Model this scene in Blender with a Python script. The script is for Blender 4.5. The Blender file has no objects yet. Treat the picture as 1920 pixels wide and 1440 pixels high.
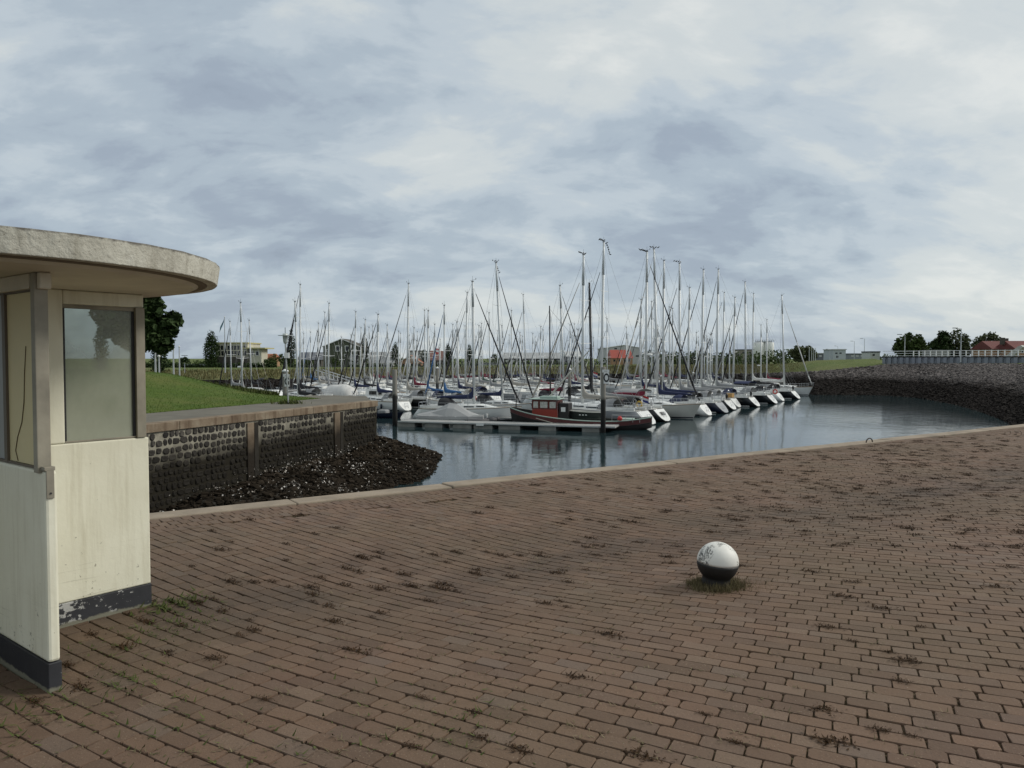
import bpy, math, random
import numpy as np
from mathutils import Vector, Matrix
R = math.radians
rnd = random.Random(7)
nr = np.random.RandomState(11)
scene = bpy.context.scene
COL = scene.collection

# ------------------------------------------------------------------ camera, sky, sun, exposure
EYE = 1.6
PITCH = R(1.91)
FPX = 1440.0
cam_d = bpy.data.cameras.new("camera"); cam = bpy.data.objects.new("camera", cam_d); COL.objects.link(cam)
cam_d.sensor_width = 36; cam_d.lens = 27; cam_d.clip_end = 9000; cam_d.clip_start = 0.05
cam.location = (0, 0, EYE); cam.rotation_euler = (R(90) - PITCH, 0, 0)
scene.camera = cam
SUN_AZ, SUN_EL = R(80), R(36)          # azimuth from +Y towards +X

world = bpy.data.worlds.new("World"); scene.world = world; world.use_nodes = True
wt = world.node_tree; wt.nodes.clear()
def wn(t, **k):
    n = wt.nodes.new(t)
    for a, b in k.items(): setattr(n, a, b)
    return n
def wmath(op, a, b=None, c=None):
    n = wn("ShaderNodeMath", operation=op)
    for i, x in enumerate((a, b, c)):
        if x is None: continue
        if isinstance(x, (int, float)): n.inputs[i].default_value = x
        else: wt.links.new(x, n.inputs[i])
    return n.outputs[0]
def build_sky():
    out = wn("ShaderNodeOutputWorld"); bg = wn("ShaderNodeBackground"); bg.inputs[1].default_value = 0.1
    sky = wn("ShaderNodeTexSky", sky_type='NISHITA'); sky.sun_disc = False
    sky.sun_elevation = SUN_EL; sky.sun_rotation = SUN_AZ
    tc = wn("ShaderNodeTexCoord"); sep = wn("ShaderNodeSeparateXYZ"); wt.links.new(tc.outputs['Generated'], sep.inputs[0])
    z = wmath('MAXIMUM', sep.outputs[2], 0.0)
    den = wmath('ADD', z, 0.42)
    px = wmath('DIVIDE', sep.outputs[0], den); py = wmath('DIVIDE', sep.outputs[1], den)
    cmb = wn("ShaderNodeCombineXYZ"); wt.links.new(px, cmb.inputs[0]); wt.links.new(py, cmb.inputs[1])
    mp = wn("ShaderNodeMapping"); mp.inputs['Rotation'].default_value = (0, 0, R(-30)); mp.inputs['Scale'].default_value = (1.05, 1.7, 1)
    mp.inputs['Location'].default_value = (0.4, 9.2, 0)
    wt.links.new(cmb.outputs[0], mp.inputs[0])
    def noise(scale, det, rough, dist, src=mp):
        n = wn("ShaderNodeTexNoise"); n.inputs['Scale'].default_value = scale; n.inputs['Detail'].default_value = det
        n.inputs['Roughness'].default_value = rough; n.inputs['Distortion'].default_value = dist
        wt.links.new(src.outputs[0], n.inputs['Vector']); return n.outputs['Fac']
    n1 = noise(1.15, 3, 0.5, 0.3); n2 = noise(3.0, 6, 0.58, 0.35); n3 = noise(0.4, 1, 0.5, 0.0)
    f = wmath('ADD', wmath('MULTIPLY', n1, 0.46), wmath('MULTIPLY', n2, 0.44))
    f = wmath('ADD', f, wmath('MULTIPLY', n3, 0.10))
    # thinner, brighter cloud higher up and towards the hidden sun
    sx, sy = math.sin(SUN_AZ), math.cos(SUN_AZ)
    side = wmath('ADD', wmath('MULTIPLY', sep.outputs[0], sx), wmath('MULTIPLY', sep.outputs[1], sy))
    f = wmath('ADD', f, wmath('MULTIPLY', side, 0.07))
    f = wmath('ADD', f, wmath('MULTIPLY', z, 0.20)); bd = wmath('DIVIDE', wmath('SUBTRACT', z, 0.20), 0.10); bd = wmath('EXPONENT', wmath('MULTIPLY', wmath('MULTIPLY', bd, bd), -1.0)); f = wmath('SUBTRACT', f, wmath('MULTIPLY', bd, 0.035)); f = wmath('SUBTRACT', f, 0.005); n4 = noise(7.5, 5, 0.58, 0.3); f = wmath('ADD', f, wmath('MULTIPLY', wmath('SUBTRACT', n4, 0.5), 0.17))
    low = wmath('MULTIPLY', wmath('POWER', wmath('SUBTRACT', 1.0, z), 14.0), 0.012)
    f = wmath('ADD', f, low)
    rp = wn("ShaderNodeValToRGB"); cr = rp.color_ramp; cr.interpolation = 'EASE'
    cr.elements[0].position = 0.33; cr.elements[0].color = (2.75, 3.25, 3.95, 1)
    cr.elements[1].position = 0.70; cr.elements[1].color = (7.1, 7.35, 7.2, 1)
    for p, c in ((0.42, (3.35, 3.95, 4.7, 1)), (0.48, (4.05, 4.75, 5.4, 1)), (0.54, (4.95, 5.6, 6.1, 1)), (0.61, (5.95, 6.4, 6.5, 1))):
        e = cr.elements.new(p); e.color = c
    wt.links.new(f, rp.inputs[0])
    mix = wn("ShaderNodeMix", data_type='RGBA'); mix.inputs[0].default_value = 0.93
    wt.links.new(sky.outputs[0], mix.inputs['A']); wt.links.new(rp.outputs[0], mix.inputs['B'])
    wt.links.new(mix.outputs['Result'], bg.inputs[0]); wt.links.new(bg.outputs[0], out.inputs[0])
build_sky()
sd = bpy.data.lights.new("sun", 'SUN'); sd.energy = 1.9; sd.angle = R(18); sd.color = (1, 0.955, 0.88)
sun = bpy.data.objects.new("sun", sd); COL.objects.link(sun)
sv = Vector((math.sin(SUN_AZ) * math.cos(SUN_EL), math.cos(SUN_AZ) * math.cos(SUN_EL), math.sin(SUN_EL)))
sun.rotation_euler = (-sv).to_track_quat('-Z', 'Y').to_euler(); sun.location = (60, 10, 60)
scene.view_settings.view_transform = 'Standard'; scene.view_settings.look = 'None'
scene.view_settings.exposure = 0.1; scene.view_settings.gamma = 1.0; scene.view_settings.use_curve_mapping = False
scene.render.film_transparent = False

# ------------------------------------------------------------------ helpers
cP, sP = math.cos(PITCH), math.sin(PITCH)
def D(px, py, Y):
    "world point seen at photo pixel (px,py) at forward distance Y"
    u = (px - 960) / FPX; v = (720 - py) / FPX
    k = Y / (cP + v * sP)
    return Vector((u * k, Y, EYE + (v * cP - sP) * k))
def G(px, py, z):
    "world point seen at photo pixel (px,py) on the level z"
    u = (px - 960) / FPX; v = (720 - py) / FPX
    k = (z - EYE) / (v * cP - sP)
    return Vector((u * k, (cP + v * sP) * k, z))

def new_mat(name, col=(.5, .5, .5), rough=.7, metal=0.0, spec=.5):
    m = bpy.data.materials.new(name); m.use_nodes = True
    b = m.node_tree.nodes['Principled BSDF']
    b.inputs['Base Color'].default_value = (*col, 1); b.inputs['Roughness'].default_value = rough
    b.inputs['Metallic'].default_value = metal; b.inputs['Specular IOR Level'].default_value = spec
    return m
class NT:
    "small wrapper for building node materials"
    def __init__(s, m):
        s.m = m; s.t = m.node_tree; s.b = s.t.nodes['Principled BSDF']
    def n(s, t, **k):
        x = s.t.nodes.new(t)
        for a, b in k.items(): setattr(x, a, b)
        return x
    def put(s, sock, v):
        if isinstance(v, (int, float)): sock.default_value = v
        elif isinstance(v, tuple): sock.default_value = v if len(v) != 3 or sock.type == 'VECTOR' else (*v, 1)
        else: s.t.links.new(v, sock)
    def math(s, op, a, b=None, clamp=False):
        x = s.n("ShaderNodeMath", operation=op, use_clamp=clamp); s.put(x.inputs[0], a)
        if b is not None: s.put(x.inputs[1], b)
        return x.outputs[0]
    def pos(s, obj=False):
        if obj: return s.n("ShaderNodeTexCoord").outputs['Object']
        return s.n("ShaderNodeNewGeometry").outputs['Position']
    def sep(s, v):
        x = s.n("ShaderNodeSeparateXYZ"); s.put(x.inputs[0], v); return x.outputs
    def scale(s, v, sc):
        x = s.n("ShaderNodeVectorMath", operation='MULTIPLY'); s.put(x.inputs[0], v); x.inputs[1].default_value = sc; return x.outputs[0]
    def noise(s, v, sc, det=4, rough=.55, dist=0, out='Fac'):
        x = s.n("ShaderNodeTexNoise"); s.put(x.inputs['Vector'], v); x.inputs['Scale'].default_value = sc
        x.inputs['Detail'].default_value = det; x.inputs['Roughness'].default_value = rough; x.inputs['Distortion'].default_value = dist
        return x.outputs[out]
    def voro(s, v, sc, feat='F1', out='Distance'):
        x = s.n("ShaderNodeTexVoronoi", feature=feat); s.put(x.inputs['Vector'], v); x.inputs['Scale'].default_value = sc
        return x.outputs[out]
    def ramp(s, f, stops):
        x = s.n("ShaderNodeValToRGB"); s.put(x.inputs[0], f); cr = x.color_ramp
        while len(cr.elements) < len(stops): cr.elements.new(.5)
        for e, (p, c) in zip(cr.elements, stops):
            e.position = p; e.color = (*c, 1) if isinstance(c, tuple) else (c, c, c, 1)
        return x.outputs[0]
    def mix(s, f, a, b, mode='MIX'):
        x = s.n("ShaderNodeMix", data_type='RGBA', blend_type=mode); s.put(x.inputs[0], f); s.put(x.inputs['A'], a); s.put(x.inputs['B'], b)
        return x.outputs['Result']
    def rng(s, f, a, b, c=0., d=1.):
        x = s.n("ShaderNodeMapRange"); s.put(x.inputs[0], f)
        for i, q in enumerate((a, b, c, d)): x.inputs[i + 1].default_value = q
        return x.outputs[0]
    def attr(s, name, out='Fac'):
        x = s.n("ShaderNodeAttribute"); x.attribute_name = name; return x.outputs[out]
    def bump(s, h, st=.4, dist=.01):
        x = s.n("ShaderNodeBump"); s.put(x.inputs['Height'], h); x.inputs['Strength'].default_value = st; x.inputs['Distance'].default_value = dist
        s.t.links.new(x.outputs[0], s.b.inputs['Normal'])
    def col(s, c): s.put(s.b.inputs['Base Color'], c)
    def rough(s, c): s.put(s.b.inputs['Roughness'], c)

MATS = {}
def plain(name, col, rough=.6, metal=0., var=.12, sc=3.0, spec=.5):
    "paint / metal / cloth with faint uneven grime"
    if name in MATS: return MATS[name]
    m = new_mat(name, col, rough, metal, spec); t = NT(m)
    f = t.noise(t.pos(), sc, 5, .6)
    k = t.rng(f, .3, .7, 1 - var, 1 + var * .6)
    c = t.n("ShaderNodeVectorMath", operation='SCALE'); c.inputs[0].default_value = col; t.put(c.inputs['Scale'], k)
    t.col(c.outputs[0]); MATS[name] = m; return m

def mesh_obj(name, verts, faces, mat=None, parent=None, smooth=False, tint=None, cell=None):
    me = bpy.data.meshes.new(name)
    me.from_pydata([tuple(v) for v in verts], [], [tuple(f) for f in faces])
    if tint is not None:
        a = me.attributes.new('tint', 'FLOAT', 'POINT'); a.data.foreach_set('value', np.asarray(tint, dtype=np.float32))
    if smooth: me.polygons.foreach_set('use_smooth', [True] * len(me.polygons))
    if mat: me.materials.append(mat)
    me.update()
    o = bpy.data.objects.new(name, me); COL.objects.link(o)
    if parent: o.parent = parent
    return o
def np_mesh(name, V, loops, lens, mat=None, parent=None, tint=None, smooth=False):
    me = bpy.data.meshes.new(name); V = np.asarray(V, dtype=np.float32)
    me.vertices.add(len(V)); me.vertices.foreach_set('co', V.ravel())
    loops = np.asarray(loops, dtype=np.int32); lens = np.asarray(lens, dtype=np.int32)
    me.loops.add(len(loops)); me.loops.foreach_set('vertex_index', loops)
    me.polygons.add(len(lens)); st = np.concatenate(([0], np.cumsum(lens)[:-1])).astype(np.int32)
    me.polygons.foreach_set('loop_start', st)
    me.update(calc_edges=True); me.validate()
    if tint is not None:
        a = me.attributes.new('tint', 'FLOAT', 'POINT'); a.data.foreach_set('value', np.asarray(tint, dtype=np.float32))
    me.polygons.foreach_set('use_smooth', np.full(len(me.polygons), bool(smooth)))
    if mat: me.materials.append(mat)
    o = bpy.data.objects.new(name, me); COL.objects.link(o)
    if parent: o.parent = parent
    return o
def replicate(base_v, base_f, M, T, name, mat, parent=None, tint=None, smooth=False):
    "M: (n,3,3) matrices, T: (n,3) offsets; all copies joined in one mesh"
    n = len(T); bv = np.asarray(base_v, float); nv = len(bv)
    V = np.einsum('nij,vj->nvi', M, bv) + T[:, None, :]
    fl = np.concatenate([np.array(f) for f in base_f]); ln = np.array([len(f) for f in base_f])
    loops = (fl[None, :] + (np.arange(n) * nv)[:, None]).ravel(); lens = np.tile(ln, n)
    tt = np.repeat(tint, nv) if tint is not None else None
    return np_mesh(name, V.reshape(-1, 3), loops, lens, mat, parent, tt, smooth)
def rot_mats(n, rs, tilt=None):
    "random rotation matrices; tilt limits the lean from vertical"
    a = rs.uniform(0, 2 * np.pi, n); b = rs.uniform(-1, 1, n) * (tilt if tilt is not None else np.pi); c = rs.uniform(0, 2 * np.pi, n)
    def rz(t):
        m = np.zeros((n, 3, 3)); m[:, 0, 0] = np.cos(t); m[:, 0, 1] = -np.sin(t); m[:, 1, 0] = np.sin(t); m[:, 1, 1] = np.cos(t); m[:, 2, 2] = 1; return m
    def rx(t):
        m = np.zeros((n, 3, 3)); m[:, 1, 1] = np.cos(t); m[:, 1, 2] = -np.sin(t); m[:, 2, 1] = np.sin(t); m[:, 2, 2] = np.cos(t); m[:, 0, 0] = 1; return m
    return np.einsum('nij,njk,nkl->nil', rz(c), rx(b), rz(a))

class MB:
    def __init__(s): s.v = []; s.f = []
    def add(s, vs, fs):
        b = len(s.v); s.v += [tuple(v) for v in vs]; s.f += [tuple(i + b for i in f) for f in fs]; return s
    def box(s, x0, x1, y0, y1, z0, z1):
        vs = [(x, y, z) for z in (z0, z1) for y in (y0, y1) for x in (x0, x1)]
        return s.add(vs, [(0, 2, 3, 1), (4, 5, 7, 6), (0, 1, 5, 4), (2, 6, 7, 3), (0, 4, 6, 2), (1, 3, 7, 5)])
    def tube(s, p0, p1, r0, r1=None, n=6, e=1.0, ref=None):
        p0 = Vector(p0); p1 = Vector(p1); r1 = r0 if r1 is None else r1
        d = (p1 - p0).normalized(); a = Vector(ref) if ref else (Vector((0, 0, 1)) if abs(d.z) < .9 else Vector((1, 0, 0)))
        a = (a - d * a.dot(d)).normalized(); b = d.cross(a)
        vs = []
        for p, r in ((p0, r0), (p1, r1)):
            for i in range(n):
                t = 2 * math.pi * i / n; vs.append(p + a * (r * math.cos(t)) + b * (r * e * math.sin(t)))
        fs = [(i, (i + 1) % n, n + (i + 1) % n, n + i) for i in range(n)] + [tuple(range(n - 1, -1, -1)), tuple(range(n, 2 * n))]
        return s.add(vs, fs)
    def path(s, pts, r, n=5):
        for a, b in zip(pts, pts[1:]): s.tube(a, b, r, n=n)
        return s
    def loft(s, rings, cap0=True, cap1=True, closed=True):
        n = len(rings[0]); vs = [v for r in rings for v in r]; fs = []
        for k in range(len(rings) - 1):
            for i in range(n if closed else n - 1):
                j = (i + 1) % n; fs.append((k * n + i, k * n + j, (k + 1) * n + j, (k + 1) * n + i))
        if cap0: fs.append(tuple(range(n - 1, -1, -1)))
        if cap1: fs.append(tuple((len(rings) - 1) * n + i for i in range(n)))
        return s.add(vs, fs)
    def lathe(s, prof, n=24, c=(0, 0, 0)):
        rings = [[(c[0] + r * math.cos(2 * math.pi * i / n), c[1] + r * math.sin(2 * math.pi * i / n), c[2] + z) for i in range(n)] for r, z in prof]
        return s.loft(rings)
    def ball(s, c, r, sz=1., n=8):
        prof = [(max(r * math.sin(math.pi * k / 6), r * .02), -r * sz * math.cos(math.pi * k / 6)) for k in range(7)]
        return s.lathe(prof, n, c)
    def build(s, name, mat, parent=None, smooth=False, bevel=0, seg=2):
        o = mesh_obj(name, s.v, s.f, mat, parent, smooth)
        if bevel:
            m = o.modifiers.new('bevel', 'BEVEL'); m.width = bevel; m.segments = seg; m.limit_method = 'ANGLE'
        return o
def tag(o, label=None, cat=None, group=None, kind=None):
    if label: o['label'] = label
    if cat: o['category'] = cat
    if group: o['group'] = group
    if kind: o['kind'] = kind
    return o
def empty(name, loc, rz=0.0, label=None, cat=None, group=None):
    o = bpy.data.objects.new(name, None); COL.objects.link(o); o.location = loc; o.rotation_euler = (0, 0, rz); o.empty_display_size = .3
    return tag(o, label, cat, group)
def link_copy(me, name, loc, rz=0, parent=None, scale=1.0, mat=None):
    o = bpy.data.objects.new(name, me); COL.objects.link(o); o.location = loc; o.rotation_euler = (0, 0, rz)
    o.scale = (scale,) * 3 if isinstance(scale, (int, float)) else scale
    if parent: o.parent = parent
    return o
def text_obj(txt, size, mat, parent, name, M, depth=.004, sx=1.0):
    c = bpy.data.curves.new(name, 'FONT'); c.body = txt; c.size = size; c.align_x = 'CENTER'; c.align_y = 'CENTER'; c.extrude = depth / 2; c.offset = size * .03; c.resolution_u = 3
    t = bpy.data.objects.new(name, c); COL.objects.link(t); dg = bpy.context.evaluated_depsgraph_get()
    me = bpy.data.meshes.new_from_object(t.evaluated_get(dg)); bpy.data.objects.remove(t)
    me.name = name; me.materials.clear(); me.materials.append(mat)
    for v in me.vertices: v.co.x *= sx
    o = bpy.data.objects.new(name, me); COL.objects.link(o); o.parent = parent; o.matrix_local = M; return o
def ss(x, a, b):
    t = min(1, max(0, (x - a) / (b - a))); return t * t * (3 - 2 * t)
def nss(x, a, b):
    t = np.clip((x - a) / (b - a), 0, 1); return t * t * (3 - 2 * t)

WZ = -4.6                                     # water level, low tide
# quay edge on the near side
Q0 = np.array((-3.74, 7.86)); QE = np.array((.833, .553)); QF = np.array((.553, -.833))
def ef(x, y):
    dx = x - Q0[0]; dy = y - Q0[1]; return dx * QE[0] + dy * QE[1], dx * QF[0] + dy * QF[1]
def hz(x, y):
    e, f = ef(x, y)
    return -.075 * np.exp(-((f - 3.35) / 1.15) ** 2) * nss(e, -1.0, 3.5) + .012 * np.sin(x * 1.3 + y * .7) + .010 * np.sin(x * .6 - y * 1.7 + 1)
# opposite quay wall
W0 = np.array((-12.6, 26.5)); WD = np.array((.335, .942)); WN = np.array((.942, -.335)); WL = 15.8; WALK = -.7
def wp(s, r, z=0.):
    "s along the wall, r outwards over the water (negative: inland)"
    p = W0 + WD * s + WN * r; return Vector((p[0], p[1], z))

# ------------------------------------------------------------------ materials of the setting
def mat_brick():
    m = new_mat('worn_brick', rough=.85, spec=.3); t = NT(m); P = t.pos()
    xs = t.sep(P)
    tint = t.attr('tint')
    c = t.ramp(tint, [(0, (.108, .067, .046)), (.25, (.135, .082, .055)), (.5, (.158, .097, .064)), (.75, (.120, .078, .057)), (.9, (.172, .113, .078)), (1, (.138, .097, .074))])
    big = t.noise(P, .55, 3, .6)
    c = t.mix(t.rng(big, .35, .65, 0, .5), c, (.108, .082, .048))          # greenish grey film
    mid = t.noise(P, 5, 4, .6)
    c = t.mix(t.rng(mid, .45, .75, 0, .35), c, (.165, .112, .080))
    # grime that settles along the gutter line
    e = t.math('ADD', t.math('MULTIPLY', xs[0], float(QF[0])), t.math('MULTIPLY', xs[1], float(QF[1])))
    f = t.math('SUBTRACT', e, float(Q0[0] * QF[0] + Q0[1] * QF[1]))
    g = t.math('ABSOLUTE', t.math('SUBTRACT', f, 3.5)); g = t.rng(g, 0, 1.25, 1, 0)
    g = t.math('MULTIPLY', g, t.rng(t.noise(P, 1.3, 5, .65), .38, .68, .1, 1))
    c = t.mix(t.math('MULTIPLY', g, .85), c, (.050, .038, .028))
    fine = t.noise(P, 95, 2, .6)
    c = t.mix(t.rng(fine, .56, .74, 0, .55), c, (.060, .045, .036))
    spk = t.voro(P, 62); patch = t.rng(t.noise(P, 3.2, 4, .6), .42, .62, .05, .75)
    c = t.mix(t.math('MULTIPLY', t.rng(spk, .10, .22, 1, 0), patch), c, (.27, .21, .145))
    sp2 = t.voro(t.scale(P, (1, 1, 1)), 23); c = t.mix(t.rng(sp2, .02, .05, .7, 0), c, (.42, .39, .34))
    t.col(c); h = t.math('ADD', t.noise(P, 60, 4, .7), t.math('MULTIPLY', t.noise(P, 12, 3), .8))
    t.bump(h, .55, .006); return m
def mat_joint():
    m = new_mat('joint_soil', rough=.95, spec=.1); t = NT(m); P = t.pos()
    c = t.ramp(t.noise(P, 9, 5, .65), [(.3, (.034, .024, .015)), (.5, (.070, .050, .030)), (.65, (.125, .095, .062))])
    c = t.mix(t.rng(t.noise(P, 1.1, 4), .5, .7, 0, .6), c, (.060, .066, .026))
    t.col(c); t.bump(t.noise(P, 40, 4, .7), .8, .01); return m
def mat_concrete(name, base, dark, sc=2.0):
    m = new_mat(name, rough=.85, spec=.25); t = NT(m); P = t.pos()
    c = t.ramp(t.noise(P, sc, 6, .65), [(.3, dark), (.6, base)])
    c = t.mix(t.rng(t.noise(P, sc * 14, 3, .7), .55, .75, 0, .4), c, tuple(x * .6 for x in base))
    t.col(c); t.bump(t.noise(P, sc * 12, 5, .7), .5, .006); return m
M_BRICK = mat_brick(); M_JOINT = mat_joint()
M_COPING = mat_concrete('coping_concrete', (.30, .245, .185), (.20, .165, .125), 2.5)
M_WALK = mat_concrete('path_asphalt', (.150, .138, .110), (.105, .097, .078), .8)

def mat_wallconc():
    m = new_mat('stained_wall_concrete', rough=.9, spec=.2); t = NT(m); P = t.pos(); x = t.sep(P)
    c = t.ramp(t.noise(P, 1.2, 6, .65), [(.3, (.14, .10, .066)), (.5, (.215, .165, .115)), (.7, (.29, .245, .18))])
    st = t.noise(t.scale(P, (1.5, 1.5, .15)), 2.5, 4, .6)
    c = t.mix(t.rng(st, .5, .7, 0, .75), c, (.075, .045, .028))
    low = t.math('ADD', x[2], t.math('MULTIPLY', t.noise(P, .9, 5, .7), 1.1))
    c = t.mix(t.rng(low, -.6, -1.7, 0, 1), c, (.022, .017, .012))
    t.col(c); t.bump(t.noise(P, 15, 5, .7), .6, .02); return m
def mat_mortar():
    m = new_mat('grey_mortar', rough=.95, spec=.2); t = NT(m); P = t.pos(); x = t.sep(P)
    c = t.ramp(t.noise(P, 2.2, 5, .65), [(.3, (.17, .155, .125)), (.6, (.34, .315, .25))])
    low = t.math('ADD', x[2], t.math('MULTIPLY', t.noise(P, .7, 5, .7), 1.0))
    low = t.math('ADD', low, t.math('MULTIPLY', x[1], -.045))
    c = t.mix(t.rng(low, -2.15, -3.1, 0, 1), c, (.020, .017, .011))
    t.col(c); t.bump(t.noise(P, 20, 5, .7), .7, .02); return m
def mat_basalt():
    m = new_mat('dark_basalt', rough=.85, spec=.12); t = NT(m); P = t.pos(); x = t.sep(P)
    c = t.ramp(t.attr('tint'), [(0, (.028, .026, .024)), (.5, (.055, .050, .044)), (1, (.105, .095, .082))])
    c = t.mix(t.rng(t.noise(P, 6, 5, .7), .5, .75, 0, .5), c, (.12, .11, .09))
    low = t.math('ADD', x[2], t.math('MULTIPLY', t.noise(P, .7, 5, .7), 1.0))
    low = t.math('ADD', low, t.math('MULTIPLY', x[1], -.045))
    c = t.mix(t.rng(low, -2.1, -3.1, 0, .9), c, (.014, .012, .009))
    t.col(c); t.bump(t.noise(P, 18, 4, .7), .5, .02); return m
def mat_rubble(name, z0, z1, up=(.17, .15, .135), dn=(.013, .011, .009)):
    m = new_mat(name, rough=.9, spec=.06); t = NT(m); P = t.pos(); x = t.sep(P)
    k = t.attr('tint')
    c = t.mix(k, tuple(v * .6 for v in up), tuple(min(1, v * 1.35) for v in up))
    c = t.mix(t.rng(t.noise(P, 2.5, 4, .7), .45, .7, 0, .5), c, tuple(v * .45 for v in up))
    low = t.math('ADD', x[2], t.math('MULTIPLY', t.math('SUBTRACT', t.noise(P, .22, 4, .6), .5), 1.6))
    f = t.rng(low, z1, z0, 0, .96)
    c2 = t.mix(k, dn, tuple(v * 2.6 for v in dn))
    c = t.mix(f, c, c2); t.col(c); t.bump(t.noise(P, 9, 4, .7), .5, .03); return m
def mat_grass(name, a, b, dry, sc=1.0):
    m = new_mat(name, rough=.9, spec=.15); t = NT(m); P = t.pos()
    c = t.ramp(t.noise(P, 3 * sc, 6, .7), [(.3, a), (.65, b)])
    c = t.mix(t.rng(t.noise(P, .35 * sc, 4, .6), .48, .7, 0, .7), c, dry)
    t.col(c); t.bump(t.noise(P, 14 * sc, 5, .75), .8, .05 / sc); return m
M_LAWN = mat_grass('lawn_grass', (.045, .078, .012), (.080, .122, .020), (.115, .125, .034))
M_BANK = mat_grass('rough_bank_grass', (.070, .085, .030), (.125, .130, .052), (.185, .165, .080), .35)
M_LAND = mat_grass('far_grass', (.075, .105, .030), (.120, .150, .045), (.150, .150, .065), .12)
def mat_water():
    m = new_mat('harbour_water', (.018, .034, .038), .045, 0, .5); t = NT(m); P = t.pos(); t.b.inputs['IOR'].default_value = 1.33
    a = t.noise(t.scale(P, (1.0, .75, 1)), .9, 3, .55); b = t.noise(t.scale(P, (1.2, .8, 1)), 4.5, 3, .6)
    calm = t.rng(t.noise(P, .045, 3, .5), .4, .65, .25, 1)
    h = t.math('MULTIPLY', t.math('ADD', a, t.math('MULTIPLY', b, .25)), calm)
    t.bump(h, .33, .11); return m
M_WATER = mat_water()
M_MUD = mat_concrete('wet_mud', (.030, .026, .020), (.016, .014, .011), 1.5)

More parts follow.
